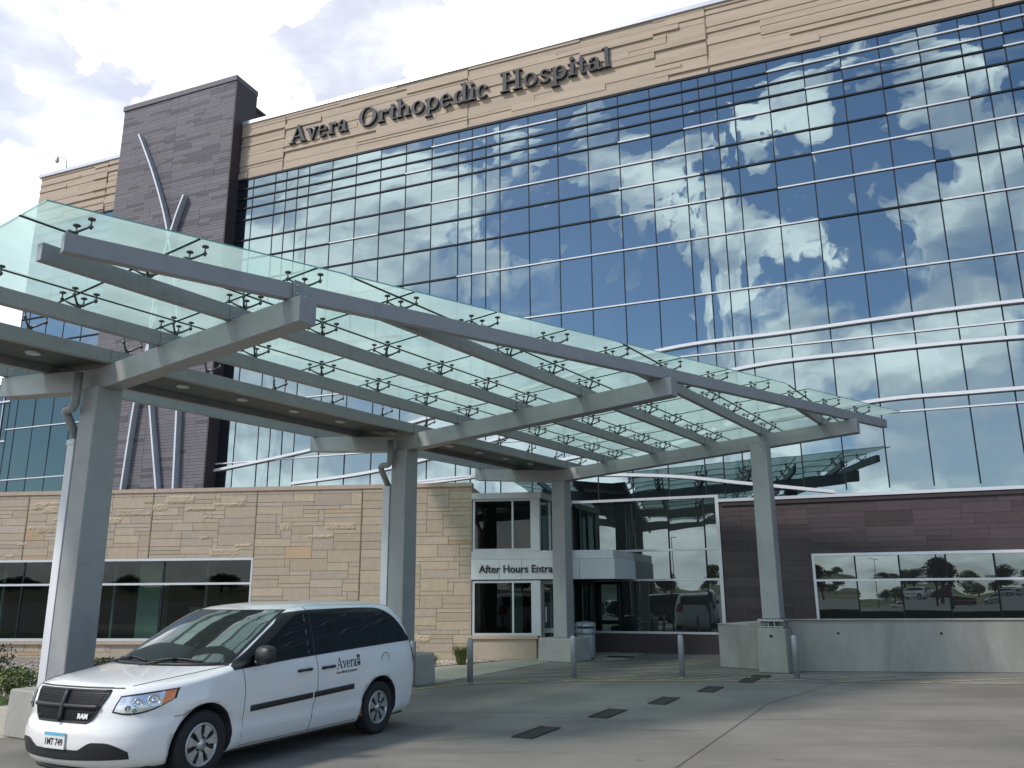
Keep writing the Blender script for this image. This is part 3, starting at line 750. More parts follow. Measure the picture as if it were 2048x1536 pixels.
ent = [p for p in panes if p[4] == 'facade_lo']; up = [p for p in panes if p[4] == 'facade']
for p in up[:84] + ent:
    mb = MB(); pane_mesh(mb, *p[:4]); mb.build('glass_pane', p[4], hosp)
mb = MB(); dk = MB()
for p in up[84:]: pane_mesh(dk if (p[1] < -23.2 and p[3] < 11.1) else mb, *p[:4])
o = dk.build('dark_teal_pane', 'facade_side', hosp); o['kind'] = 'stuff'; o['label'] = 'dark teal panes low at the far left of the facade'
o = mb.build('glass_pane', 'facade', hosp); o['kind'] = 'stuff'; o['label'] = 'many smaller reflective panes of the glass facade'
# thin dark vertical joints, each its own mullion
for x in cols:
    mb = MB(); zb = 4.57 if -16.9 < x < 12 else 4.57
    mb.box(x - .019, x + .019, -.042, .02, zb, 18.8); mb.build('mullion', 'alu_dk', hosp)
for x in ecols[1:-1]:
    mb = MB(); mb.box(x - .022, x + .022, -.046, .02, .6, 4.55); mb.build('mullion', 'alu_dk', hosp)
# horizontal members: (row, [(from, to)] of white fins), the rest stays dark
whites = {18.39: [(-7.63, -2.55), (4.77, 30)], 17.93: [(7.02, 11.54)], 17.49: [(-8.76, -7.63), (5.9, 7.03), (11.5, 30)], 16.95: [(1.96, 4.78), (-.32, .8)], 16.03: [(-7.63, 2.95), (8.16, 10.45)],
          15.18: [(-12.1, -9.9), (-.35, 2.4), (5.9, 30)], 14.19: [(-.35, 3.0), (4.8, 9.3)], 12.92: [(-6.5, 5.9), (9.35, 30)], 10.99: [(-8.8, 30)], 9.0: [(-30, 30)], 6.70: [(-30, 30)]}
for z in rows[1:-1]:
    sp = [(max(SL, a), min(SR, b)) for a, b in whites.get(z, [])]
    cur = SL
    for a, b in sorted(sp):
        if a > cur:
            mb = MB(); mb.box(cur, a, -.075, .02, z - .028, z + .028); mb.build('dark_transom', 'alu_dk', hosp)
        mb = MB(); mb.box(a, b, -.09, .02, z - .016, z + .026); mb.build('white_transom', 'white', hosp); cur = b
    if cur < SR: mb = MB(); mb.box(cur, SR, -.075, .02, z - .028, z + .028); mb.build('dark_transom', 'alu_dk', hosp)
# sweeping ribs
def catmull(P, n=10):
    out = []
    for i in range(len(P) - 1):
        p0, p1, p2, p3 = P[max(i - 1, 0)], P[i], P[i + 1], P[min(i + 2, len(P) - 1)]
        for k in range(n):
            t = k / n; out.append(tuple(.5 * ((2 * b) + (-a + c) * t + (2 * a - 5 * b + 4 * c - d) * t * t + (-a + 3 * b - 3 * c + d) * t ** 3) for a, b, c, d in zip(p0, p1, p2, p3)))
    out.append(P[-1]); return out
for P in ([(-16.9, 6.45), (-12.2, 7.0), (-6, 8.05), (.4, 9.25), (4.8, 9.42), (9.3, 9.55), (14, 9.5), (22, 9.2)],
          [(-13.2, 5.75), (-8.9, 6.1), (-3, 7.2), (2.8, 8.38), (7, 8.55), (11, 8.52), (16, 8.3), (22, 8.0)],
          [(-9, 5.45), (-5.5, 5.62), (0, 6.3), (6.2, 7.02), (9.3, 7.1), (14, 7.02), (22, 6.6)],
          [(-9, 5.45), (-5.5, 5.6), (.25, 5.30), (3.15, 4.9), (5.6, 4.53)]):
    pts = catmull(P); mb = MB(); h = .058; n = len(pts); vs = []
    for x, z in pts: vs += [(x, -.17, z - h), (x, .0, z - h), (x, .0, z + h * .6), (x, -.17, z + h * .6)]
    fs = [(0, 1, 2, 3), (4 * n - 1, 4 * n - 2, 4 * n - 3, 4 * n - 4)]
    for i in range(n - 1):
        for k in range(4): fs.append((4 * i + k, 4 * i + (k + 1) % 4, 4 * i + 4 + (k + 1) % 4, 4 * i + 4 + k))
    mb.add(vs, fs); mb.build('sweeping_rib', 'white', hosp)
# frames of the entry glazing
mb = MB(); mb.box(-8, 2.30, -.10, .02, 4.52, 4.60); mb.box(2.20, 2.30, -.10, .02, .56, 4.52)
mb.box(-2.6, 2.20, -.09, .02, 2.97, 3.03); mb.box(-2.6, 2.20, -.09, .02, 2.09, 2.15); mb.box(-2.6, 2.20, -.10, .02, .56, .62)
mb.build('entry_frame', 'alu', hosp)
rng = random.Random(11)
def dcol(r, w, h):
    s = r.uniform(.95, 1.04)
    if r.random() < .20: s *= .58
    return (s, s * r.uniform(.97, 1.02), s * r.uniform(.97, 1.04))
def pcol(r, w, h):
    s = r.uniform(.84, 1.12)
    if r.random() < .18: s *= .72
    return (s, s * r.uniform(.96, 1.02), s * r.uniform(.96, 1.04))
mb = MB(); mb.box(-4, 2.35, -.10, .0, 0, .56); mb.build('plinth', 'plum', hosp)
mb = MB(); mb.box(SL, -14, -.05, 0, 0, 4.57); mb.build('lower_wall', 'plum', hosp)
# curved-plan penthouse behind the tower
# side wing at the far left behind the corner
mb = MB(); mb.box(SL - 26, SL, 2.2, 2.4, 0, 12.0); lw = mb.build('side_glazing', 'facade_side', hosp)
mb = MB()
for k in range(18): mb.box(SL - 26 + k * 1.5, SL - 25.95 + k * 1.5, 2.15, 2.2, 0, 12)
for z in (4.6, 6.7, 9.0, 11.0): mb.box(SL - 26, SL, 2.08, 2.2, z, z + .09)
mb.build('side_glazing_frame', 'alu', hosp)

# ---- brown stone annex right of the entry
annex = thing('stone_annex_wall', 'low dark brown stone wall with a long window, right of the entry glass', 'wall', F0, FA)
mb = MB()
XA, XB, XW = 2.32, 22., 4.80
rng = random.Random(5)
ashlar(mb, XA, XW, 0, 4.36, .145, .30, [2, 3, 4, 5], [1, 1, 2, 2], y=-.06, gap=.006, proud=(0, .004), colf=pcol, rng=rng, depth=.03)
ashlar(mb, XW, XB, 2.80, 4.36, .145, .30, [2, 3, 4, 5], [1, 1, 2, 2], y=-.06, gap=.006, proud=(0, .004), colf=pcol, rng=rng, depth=.03)
ashlar(mb, XW, XB, 0, .90, .145, .30, [2, 3, 4, 5], [1, 1, 2, 2], y=-.06, gap=.006, proud=(0, .004), colf=pcol, rng=rng, depth=.03)
mb.build('stone_cladding', 'plum', annex)
mb = MB(); mb.box(XA, XW, -.07, 0, 0, 4.36); mb.box(XW, XB, -.07, 0, 2.80, 4.36); mb.box(XW, XB, -.07, 0, 0, .9); mb.build('backing', 'plum_joint', annex)
mb = MB(); mb.box(XA - .02, XB, -.17, .0, 4.37, 4.46); mb.build('coping', 'cap', annex)
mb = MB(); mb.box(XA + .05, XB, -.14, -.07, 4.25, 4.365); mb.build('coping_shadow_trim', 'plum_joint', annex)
mb = MB(); mb.box(XW, XB, -.11, -.02, 2.72, 2.80); mb.box(XW, XW + .07, -.11, -.02, .9, 2.72); mb.box(XW + .07, XB, -.11, -.02, 2.03, 2.09)
wn = mb.build('window_frame', 'alu', annex)
wx = [XW + .07, 5.93, 7.05, 8.2, 9.35, 10.5, 12, 14, 16, 18, 20, 22]
for a, b in zip(wx, wx[1:]):
    for z0, z1 in ((.9, 2.03), (2.09, 2.72)):
        mb = MB(); hosp_rng = random.Random(int(a * 10)); pane_mesh(mb, a, b, z0, z1); mb.build('window_pane', 'facade_lo', annex)
for a in wx[1:-1]:
    mb = MB(); mb.box(a - .02, a + .02, -.07, .0, .9, 2.72); mb.build('window_mullion', 'alu_dk', annex)

# ---- tower
tower = thing('stone_tower', 'tall dark grey stone clad tower with curved metal blades', 'tower', F0, FA)
rng = random.Random(21); TF = -.60; TL, TR, TZ = -23.32, -16.93, 23.62
mb = MB()
for xa, xb in ((TL, -20.1), (-20.1, TR)):
    ashlar(mb, xa, xb, 0, TZ - .25, .125, .20, [3, 4, 5, 6, 8, 9], [1, 1, 1, 1, 2], y=TF, gap=.010, proud=(0, .006), colf=dcol, rng=rng, depth=.03)
mb.build('stone_cladding', 'slate', tower)
mb = MB(); mb.box(TL, TR, TF, .70, 0, TZ - .25); mb.build('backing', 'slate_joint', tower)
mb = MB(); mb.box(TL - .05, TR + .06, TF - .08, .74, TZ - .25, TZ); mb.build('coping', 'slate', tower, bevel=.01)
mb = MB(); mb.box(TR, TR + .05, TF - .03, .70, 0, TZ - .25); mb.build('side_panel', 'plum', tower)
mb = MB(); mb.box(TR - 3, TR - .02, .71, 4.3, 20.0, 22.7); mb.box(TR - 3.05, TR + .03, .76, 4.35, 22.7, 22.85); mb.build('penthouse', 'plum', tower)
def blade(P, name='blade'):
    pts = catmull(P, 8); mb = MB(); n = len(pts); vs = []; w = .042
    for x, z in pts: vs += [(x - w, TF - .30, z), (x + w, TF - .30, z), (x + w, TF - .03, z), (x - w, TF - .03, z)]
    fs = [(3, 2, 1, 0), (4 * n - 4, 4 * n - 3, 4 * n - 2, 4 * n - 1)]
    for i in range(n - 1):
        for k in range(4): fs.append((4 * i + k, 4 * i + (k + 1) % 4, 4 * i + 4 + (k + 1) % 4, 4 * i + 4 + k))
    mb.add(vs, fs); mb.build('metal_blade', 'alu', tower)
blade([(-22.02, 21.8), (-20.9, 19.6), (-19.85, 17.0), (-18.9, 13.5), (-18.55, 10.8), (-18.35, 9.2), (-18.13, 5.5)])
blade([(-19.05, 18.25), (-19.45, 17.1), (-19.95, 15.0), (-20.15, 12.8), (-20.1, 11), (-19.75, 9.12), (-19.05, 6.0), (-18.95, 5.5)])
blade([(-19.9, 13.3), (-20.3, 11.2), (-20.6, 9.2), (-20.8, 6.1), (-20.82, 5.5)])

# ---- lettering on the band
def glyphs():
    G = {}
    def rect(a, b, c, d): return ('p', [(a, c), (b, c), (b, d), (a, d)])
    def ring(cx, cy, rx, ry, tx, ty, a0=0, a1=360): return ('r', (cx, cy, rx, ry, tx, ty, a0, a1))
    def ser(x, z, w=.34, h=.055): return rect(x - w / 2, x + w / 2, z, z + h)
    def stem(x, z0, z1, w=.155): return rect(x - w / 2, x + w / 2, z0, z1)
    def flag(x, z): return ('p', [(x - .20, z - .07), (x + .0, z + .0), (x + .0, z - .13), (x - .06, z - .11)])
    G['A'] = (.98, [('p', [(.06, .02), (.14, .02), (.50, .96), (.44, 1.0)]), ('p', [(.40, 1.0), (.53, 1.0), (.93, .02), (.70, .02)]), rect(.24, .70, .30, .37), ser(.10, 0, .34), ser(.82, 0, .36)])
    G['v'] = (.70, [('p', [(.04, .62), (.24, .62), (.42, .0), (.32, -.02)]), ('p', [(.32, -.02), (.42, .0), (.62, .62), (.53, .62)]), ser(.13, .60, .32, .05), ser(.58, .60, .24, .05)])
    G['e'] = (.64, [ring(.30, .32, .28, .34, .13, .055, 0, 322), rect(.10, .53, .33, .39)])
    G['r'] = (.54, [stem(.19, 0, .62), ser(.19, 0), flag(.20, .67), ring(.38, .38, .21, .27, .09, .11, 55, 140), ring(.43, .54, .085, .085, .085, .085)])
    G['a'] = (.64, [ring(.24, .19, .21, .205, .12, .06), stem(.44, .06, .46, .145), ring(.30, .44, .215, .225, .13, .06, 0, 165), ('p', [(.37, .07), (.52, .09), (.64, .05), (.60, -.02), (.44, -.01)])])
    G['O'] = (.98, [ring(.46, .49, .45, .52, .17, .055)])
    G['t'] = (.42, [stem(.20, .12, .84, .145), rect(.02, .38, .57, .635), ring(.31, .15, .185, .165, .11, .07, 180, 300)])
    G['h'] = (.76, [stem(.17, 0, 1.0), ser(.17, 0, .32), flag(.18, 1.04), ring(.40, .36, .245, .30, .15, .075, 0, 150), stem(.57, 0, .37), ser(.57, 0, .32)])
    G['o'] = (.68, [ring(.32, .32, .30, .345, .135, .055)])
    G['p'] = (.72, [stem(.17, -.30, .62), ser(.17, -.33, .34), flag(.18, .67), ring(.38, .32, .28, .345, .14, .06)])
    G['d'] = (.72, [stem(.54, .02, 1.0), flag(.55, 1.04), ring(.32, .32, .28, .345, .14, .06), ser(.60, 0, .24)])
    G['i'] = (.36, [stem(.18, 0, .62), ser(.18, 0), flag(.19, .67), ring(.17, .87, .10, .10, .10, .10)])
    G['c'] = (.60, [ring(.32, .32, .29, .345, .14, .055, 48, 318), ring(.47, .53, .075, .075, .075, .075)])
    G['H'] = (1.0, [stem(.20, 0, 1.0, .17), stem(.76, 0, 1.0, .17), ser(.20, 0, .40), ser(.76, 0, .40), ser(.20, .945, .40), ser(.76, .945, .40), rect(.25, .71, .47, .54)])
    G['s'] = (.52, [ring(.26, .475, .19, .19, .10, .06, 25, 215), ring(.26, .175, .21, .195, .11, .06, -155, 40), ('p', [(.08, .47), (.17, .35), (.45, .12), (.40, .30), (.20, .42)]), rect(.06, .10, .02, .2), rect(.40, .44, .46, .63)])
    G['l'] = (.36, [stem(.18, 0, 1.0), ser(.18, 0), flag(.19, 1.04)])
    return G
GL = glyphs()
def glyph_mesh(mb, ch, x, z, s, y0, y1, sx=1.):
    adv, prims = GL[ch]; k = 0
    for t, d in prims:
        k += 1; e = k * .0006
        if t == 'p': mb.prism([(x + a * s * sx, z + b * s) for a, b in d], y0 - e, y1)
        else:
            cx, cy, rx, ry, tx, ty, a0, a1 = d; n = 30; out, inn = [], []
            for q in range(n + 1):
                a = R(a0 + (a1 - a0) * q / n)
                out.append((x + (cx + rx * math.cos(a)) * s * sx, z + (cy + ry * math.sin(a)) * s)); inn.append((x + (cx + (rx - tx) * math.cos(a)) * s * sx, z + (cy + (ry - ty) * math.sin(a)) * s))
            vs = []
            for (a, b), (c, d_) in zip(out, inn): vs += [(a, y0 - e, b), (c, y0 - e, d_), (c, y1, d_), (a, y1, b)]
            fs = []
            for q in range(n):
                for w_ in range(4): fs.append((4 * q + w_, 4 * q + 4 + w_, 4 * q + 4 + (w_ + 1) % 4, 4 * q + (w_ + 1) % 4))
            if abs(a1 - a0) < 359: fs += [(0, 1, 2, 3), (4 * n + 3, 4 * n + 2, 4 * n + 1, 4 * n)]
            mb.add(vs, fs)
    return adv
sign = thing('building_sign', 'raised dark serif letters spelling the hospital name on the tan stone band', 'sign', F0, FA)
for word, xa, xb in (('Avera', -14.22, -11.42), ('Orthopedic', -10.90, -5.20), ('Hospital', -4.72, -.42)):
    tw = sum(GL[c][0] for c in word); s = .80; sx = (xb - xa) / (tw * s); x = xa
    for ch in word:
        mb = MB(); adv = glyph_mesh(mb, ch, x, 19.95, s, -.20, -.07, sx); mb.build('letter', 'letter', sign); x += adv * s * sx

# ---- roof camera
rc = thing('security_camera', 'small dome security camera on a bent pole above the left roof edge', 'camera', to_world(F0, FA, -27.55, .1, 21.62), FA)
mb = MB(); mb.tube([(0, 0, -.05), (-.12, 0, .55), (-.22, 0, .72), (-.75, 0, .95)], .028, 8); mb.build('pole', 'white', rc)
mb = MB(); mb.lathe([(0, .14), (.06, .12), (.10, .0), (.10, -.06), (.085, -.13), (.04, -.19), (0, -.2)], (-.76, 0, .78), 'z', 14); mb.build('dome', 'alu', rc)

# ================================================================ LIMESTONE WING (with entrance vestibule)
wing = thing('limestone_wing', 'single storey wing of random coursed beige limestone with a ribbon window', 'building', W0, WA)
wing.scale = (1.034,) * 3; wing.location.z = -.063
WZ = 4.70; WX0, WXW = -24., -6.28
rng = random.Random(33)
def lcol(r, w, h):
    s = r.uniform(.90, 1.08); q = r.random()
    if q < .022: return (s * 1.06, s * .93, s * .76)
    if q < .20: return (s * .98, s * 1.0, s * 1.03)
    return (s, s * r.uniform(.97, 1.02), s * r.uniform(.92, 1.02))
class RoughMB(MB): pass
mb = MB(); rb = MB()
def wall_part(x0, x1, z0, z1, origin_y=0.):
    ashlar(mb, x0, x1, z0, z1, .115, .155, [4, 5, 6, 6, 7, 7], [1, 1, 2, 2, 2, 3], y=origin_y, gap=.011, proud=(0, .006), colf=lcol, rng=rng, depth=.022)
for a, b in ((-6.28, -3.16), (-3.13, 0.)): wall_part(a, b, 0., WZ)
wall_part(-9.45, -6.28, 2.80, WZ); wall_part(-13.4, -9.48, 2.80, WZ); wall_part(WX0, -13.43, 2.80, WZ)
wall_part(WX0, -6.28, 0., .42)
mb.build('stone_facing', 'lime', wing)
mb = MB(); mb.box(WX0, WXW, -.004, .25, 2.8, WZ); mb.box(WXW, 0, -.004, .25, 0, WZ); mb.box(WX0, WXW, -.004, .25, 0, .42); mb.build('backing', 'mortar', wing)
# rock-faced blocks, lumpy slabs in front of the smooth ones
rng = random.Random(3)
def rockface(x, z, w, h):
    nx_, nz_ = max(4, int(w / .06)), max(3, int(h / .04)); vs = []
    for q in range(nz_ + 1):
        for p in range(nx_ + 1):
            e = min(p, nx_ - p, q, nz_ - q); d = -.026 - (0 if e == 0 else rng.uniform(.006, .020))
            vs.append((x + w * p / nx_, d, z + h * q / nz_))
    s = rng.uniform(.92, 1.08); rock = MB(); rock.add(vs, [(q * (nx_ + 1) + p, q * (nx_ + 1) + p + 1, (q + 1) * (nx_ + 1) + p + 1, (q + 1) * (nx_ + 1) + p) for q in range(nz_) for p in range(nx_)], (s, s * .97, s * .9)); rock.build('rock_faced_block', 'lime', wing)
for _ in range(34):
    x = rng.uniform(-14, -.9); z = 2.85 + .118 * rng.randrange(0, 15) if x < -6.4 else .118 * rng.randrange(2, 38)
    w = rng.choice([.3, .5, .8, .9]); h = rng.choice([.10, .20, .22])
    if x + w > -.05 or (x < -6.28 < x + w): continue
    rockface(x, z, w, min(h, WZ - z - .01))
mb = MB()
x = WX0
while x < 0:
    e = min(x + 1.22, .03); mb.box(x + .003, e - .003, -.06, .33, WZ, WZ + .11); x = e
mb.build('coping', 'lime_cap', wing)
mb = MB(); mb.box(-.001, .03, -.02, 3.2, 0, WZ); mb.build('end_wall', 'lime', wing)
for x in (-3.145, -9.465, -13.415, -6.285):
    mb = MB(); mb.box(x - .012, x + .012, -.034, 0, 2.8 if x < -6.3 else (0 if x > -6 else 2.8), WZ); mb.build('control_joint', 'mortar', wing)
# ribbon window
mb = MB(); z0, z1 = .58, 2.73
mb.box(WX0, WXW, -.03, .06, z1 - .0, z1 + .07); mb.box(WX0, WXW, -.03, .06, z0 - .07, z0); mb.box(WXW - .05, WXW, -.03, .06, z0, z1); mb.box(WX0, WXW - .05, -.02, .06, 2.05, 2.11)
fr_ = mb.build('window_frame', 'alu', wing)
mb = MB(); mb.box(WX0, WXW, -.09, .10, z0 - .16, z0 - .075); mb.build('window_sill', 'lime_cap', wing)
wxs = [-24, -19, -17.1, -15.2, -13.3, -11.45, -8.95, WXW - .05]
for a, b in zip(wxs, wxs[1:]):
    for c, d in ((z0, 2.05), (2.11, z1)):
        mb = MB(); mb.add([(a, .02, c), (b, .02, c), (b, .02, d), (a, .02, d)], [(0, 1, 2, 3)]); mb.build('window_pane', 'wingl', wing)
for a in wxs[1:-1]:
    mb = MB(); mb.box(a - .02, a + .02, .0, .05, z0, z1); mb.build('window_mullion', 'alu_dk', wing)
# room behind the window
mb = MB(); mb.box(WX0, 0, 3.4, 3.5, 0, WZ - .1); mb.box(WX0, -.1, .26, 3.4, .0, .02); mb.box(WX0, -.1, .26, 3.4, 2.95, 3.1); mb.build('room_shell', 'interior', wing)
mb = MB(); mb.box(-10.25, -9.55, 1.0, 1.5, .02, 2.95); mb.build('interior_column', 'int_col', wing)
mb = MB()
for x in (-11.0, -8.1, -14.6): mb.box(x, x + .07, .9, .97, .02, 2.95)
mb.box(-9.0, -8.0, 1.8, 1.9, .9, 1.4)
mb.build('interior_post', 'int_frame', wing)
mb = MB(); mb.box(WX0, .0, .25, 6.0, WZ - .1, WZ); mb.build('roof', 'conc2', wing)

# vestibule: its side walls run square to the glass facade
vest = thing('entrance_vestibule', 'grey metal and glass entrance box with a white fascia beside the limestone wall', 'entrance', W0, WA)
vest.scale = (1.034,) * 3; vest.location.z = -.063
dn = Vector((.3746, .9272)); # world direction into the building, square to the facade
ca, sa = math.cos(-WA), math.sin(-WA)
dl = Vector((dn.x * ca - dn.y * sa, dn.x * sa + dn.y * ca))     # the same in the wing frame
def back(x, t, y=0.): return (x + dl.x * t, y + dl.y * t)
def vbox(mb, x0, x1, z0, z1, y=0., t=4.0):
    a, b = (x0, y), (x1, y); c = back(x1, t, y); d = back(x0, t, y)
    mb.flat([a, b, c, (x0, y + dl.y * t)], z0, z1)
mb = MB(); vbox(mb, .03, 1.98, 4.33, 4.50, -.10, 2.85); mb.build('roof', 'alu', vest, bevel=.006)
mb = MB(); vbox(mb, .03, 3.93, 2.67, 2.90, -.03, 2.36); mb.build('upper_fascia', 'alu', vest, bevel=.004)
mb = MB()
for a, b in ((.03, .80), (.81, 1.42), (1.43, 2.42), (2.43, 3.0), (3.01, 3.95)): vbox(mb, a, b, 2.13, 2.665, -.06, 2.38 if b > 3.9 else .3)
mb.build('sign_fascia', 'white', vest, bevel=.003)
mb = MB(); vbox(mb, .05, 3.9, 2.10, 2.128, .05, 2.25); mb.build('soffit', 'alu_dk', vest)
def window(mbf, x0, x1, z0, z1, splits, fw=.06):
    mbf.box(x0, x1, -.03, .05, z1 - fw, z1); mbf.box(x0, x1, -.03, .05, z0, z0 + fw); mbf.box(x0, x0 + fw, -.03, .05, z0 + fw, z1 - fw); mbf.box(x1 - fw, x1, -.03, .05, z0 + fw, z1 - fw)
    for s in splits: mbf.box(s - .025, s + .025, -.03, .05, z0 + fw, z1 - fw)
for z0, z1, nm in ((2.90, 4.33, 'upper_window'), (.66, 2.10, 'lower_window')):
    mb = MB(); window(mb, .06, 1.74, z0, z1, [1.18]); wf = mb.build(nm + '_frame', 'alu', vest)
    mb = MB()
    for a, b in ((.12, 1.155), (1.205, 1.68)):
        mb.add([(a, .01, z0 + .06), (b, .01, z0 + .06), (b, .01, z1 - .06), (a, .01, z1 - .06)], [(0, 1, 2, 3)])
    mb.build('window_pane', 'wingl', wf)
    mb = MB(); mb.box(1.74, 1.93, -.05, .12, z0, z1); mb.build('corner_post', 'alu', vest)
# side glazing, seen past the third column
def side_quad(mb, x, t0, t1, z0, z1, y0=.0):
    a, b = back(x, t0, y0), back(x, t1, y0); mb.add([(a[0], a[1], z0), (b[0], b[1], z0), (b[0], b[1], z1), (a[0], a[1], z1)], [(0, 1, 2, 3)])
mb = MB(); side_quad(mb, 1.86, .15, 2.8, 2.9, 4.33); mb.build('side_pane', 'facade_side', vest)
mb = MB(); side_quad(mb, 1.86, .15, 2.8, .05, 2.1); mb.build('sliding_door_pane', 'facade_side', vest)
mb = MB()
for t in (.15, 1.0, 1.9, 2.75):
    p = back(1.86, t); mb.box(p[0] - .03, p[0] + .05, p[1] - .04, p[1] + .04, 0, 2.1); mb.box(p[0] - .03, p[0] + .05, p[1] - .04, p[1] + .04, 2.9, 4.33)
mb.build('side_frame', 'alu', vest)
mb = MB(); vbox(mb, .03, 1.80, .0, .60, .0, .25); mb.build('stone_base', 'lime', vest)
mb = MB(); vbox(mb, .02, 1.84, .57, .66, -.05, .3); mb.build('stone_sill', 'lime_cap', vest)
mb = MB(); mb.box(.0, 1.8, 2.6, 2.7, 0, 4.3); mb.box(.03, 1.8, .3, 2.6, 0, .02); mb.build('inner_wall', 'interior', vest)
mb = MB(); mb.box(.95, 1.3, 1.3, 1.7, .02, 2.1); mb.build('interior_column', 'int_col', vest)
# glass door facing the drive, right of the lower window
dr = MB(); dr.box(1.96, 2.02, .14, .20, 0, 2.1); dr.box(2.72, 2.78, .14, .20, 0, 2.1); dr.box(2.02, 2.72, .14, .20, 2.0, 2.1); dr.box(2.02, 2.72, .14, .20, 0, .12); dr.box(2.02, 2.72, .14, .20, .72, .84)
do = dr.build('door', 'int_frame', vest)
mb = MB(); mb.add([(2.02, .17, .1), (2.72, .17, .1), (2.72, .17, 2.05), (2.02, .17, 2.05)], [(0, 1, 2, 3)]); mb.build('door_pane', 'wingl', do)
mb = MB(); mb.box(2.05, 2.09, .07, .11, 1.0, 1.4); mb.build('door_handle', 'galv', do)
mb = MB(); mb.box(3.30, 3.36, .9, .96, 0, 2.1); mb.box(2.78, 3.3, .9, .96, 2.0, 2.1); mb.build('door_frame', 'alu_dk', vest)

def text_mesh(name, s, m, parent, size, width=None, bold=0., ext=.004, shear=0.):
    cu = bpy.data.curves.new(name, 'FONT'); cu.body = s; cu.size = size; cu.offset = bold; cu.extrude = ext; cu.shear = shear
    o = bpy.data.objects.new(name, cu); C.objects.link(o)
    bpy.context.view_layer.update()
    dg = bpy.context.evaluated_depsgraph_get(); me = bpy.data.meshes.new_from_object(o.evaluated_get(dg))
    bpy.data.objects.remove(o); bpy.data.curves.remove(cu)
    xs = [v.co.x for v in me.vertices]; mn, mxx = min(xs), max(xs)
    k = width / (mxx - mn) if width else 1
    for v in me.vertices: v.co.x = (v.co.x - mn) * k
    me.materials.clear(); me.materials.append(MT[m])
    q = bpy.data.objects.new(name, me); C.objects.link(q)
    if parent: q.parent = parent
    return q
ent_sign = text_mesh('entrance_lettering', 'After Hours Entrance', 'black', None, .30, 2.50, .0035, .008)
wp = to_world(W0, WA, .25, -.078, 1.85 + (2.315 - 1.85) * 1.034); ent_sign.location = wp; ent_sign.rotation_euler = (R(90), 0, WA)
tag(ent_sign, 'black letters reading After Hours Entrance on the white fascia', 'sign')

# litter bin beside the third column
tb = thing('litter_bin', 'round grey metal litter bin behind the third canopy column', 'litter bin', (2.0, 24.0, .004))
mb = MB(); mb.lathe([(0, .02), (.25, .02), (.26, .06), (.26, .62), (.25, .64)], seg=28); mb.build('bin_body', 'galv', tb)
mb = MB(); mb.lathe([(.27, .64), (.28, .66), (.28, .78), (.27, .80)], seg=28); mb.lathe([(.285, .86), (.285, .93), (.25, .97), (.0, 1.0)], seg=28)
for k in range(14):
    a = 2 * math.pi * k / 14; mb.tube([(.27 * math.cos(a), .27 * math.sin(a), .78), (.27 * math.cos(a), .27 * math.sin(a), .88)], .008, 6)
mb.build('bin_lid', 'galv', tb)
mb = MB(); mb.box(-.35, .35, -.2, .2, .0, .012); mt_ = mb.build('door_mat', 'black'); mt_.location = (3.0, 24.5, .008); mt_.rotation_euler = (0, 0, FA); tag(mt_, 'black mat on the pavement before the entry glass', 'mat')

# ================================================================ RETAINING WALL
rw = thing('retaining_wall', 'stained cast concrete retaining wall below the dark stone wall', 'wall', (0, 0, 0))
A_, B_, E_ = Vector((6.25, 20.05)), Vector((16.0, 18.60)), Vector((5.02, 21.25))
def wall_seg(mb, p, q, h0, h1, t=.30, z0=0.):
    d = (q - p).normalized(); n = Vector((-d.y, d.x)) * t
    if n.y < 0: n = -n
    P = [p, q, q + n, p + n]; hh = [h0, h1, h1, h0]
    mb.hexa([(a.x, a.y, z0) for a in P] + [(a.x, a.y, h) for a, h in zip(P, hh)])
mb = MB(); wall_seg(mb, A_, B_, 1.13, 1.15, .32); mb.build('front_wall', 'conc', rw, bevel=.015)
mb = MB(); wall_seg(mb, E_, Vector((6.20, 20.10)), 1.00, 1.13, .30); mb.build('return_wall', 'conc', rw, bevel=.015)
mb = MB(); wall_seg(mb, A_ + Vector((-.2, -.03)), B_, 1.15, 1.17, .36, 1.135); wall_seg(mb, E_ + Vector((-.02, -.02)), Vector((6.22, 20.12)), 1.02, 1.15, .33, 1.005); mb.build('top_finish', 'conc2', rw)
mb = MB()
for x in (7.45, 9.65, 12.0):
    t = (x - A_.x) / (B_.x - A_.x); y = A_.y + (B_.y - A_.y) * t; mb.lathe([(0, -.004), (.03, -.004), (.034, .01)], (x, y, .84), 'y', 12)
mb.build('tie_hole', 'joint', rw)
p4 = to_world(C0, CA, x4, y4 - .345, .80); mb = MB(); mb.lathe([(0, -.01), (.03, -.012), (.035, .01)], (0, 0, 0), 'y', 12)
o = mb.build('drain_port', 'black', c4_); o.location = (x4 + .0, y4 - .335, .80)

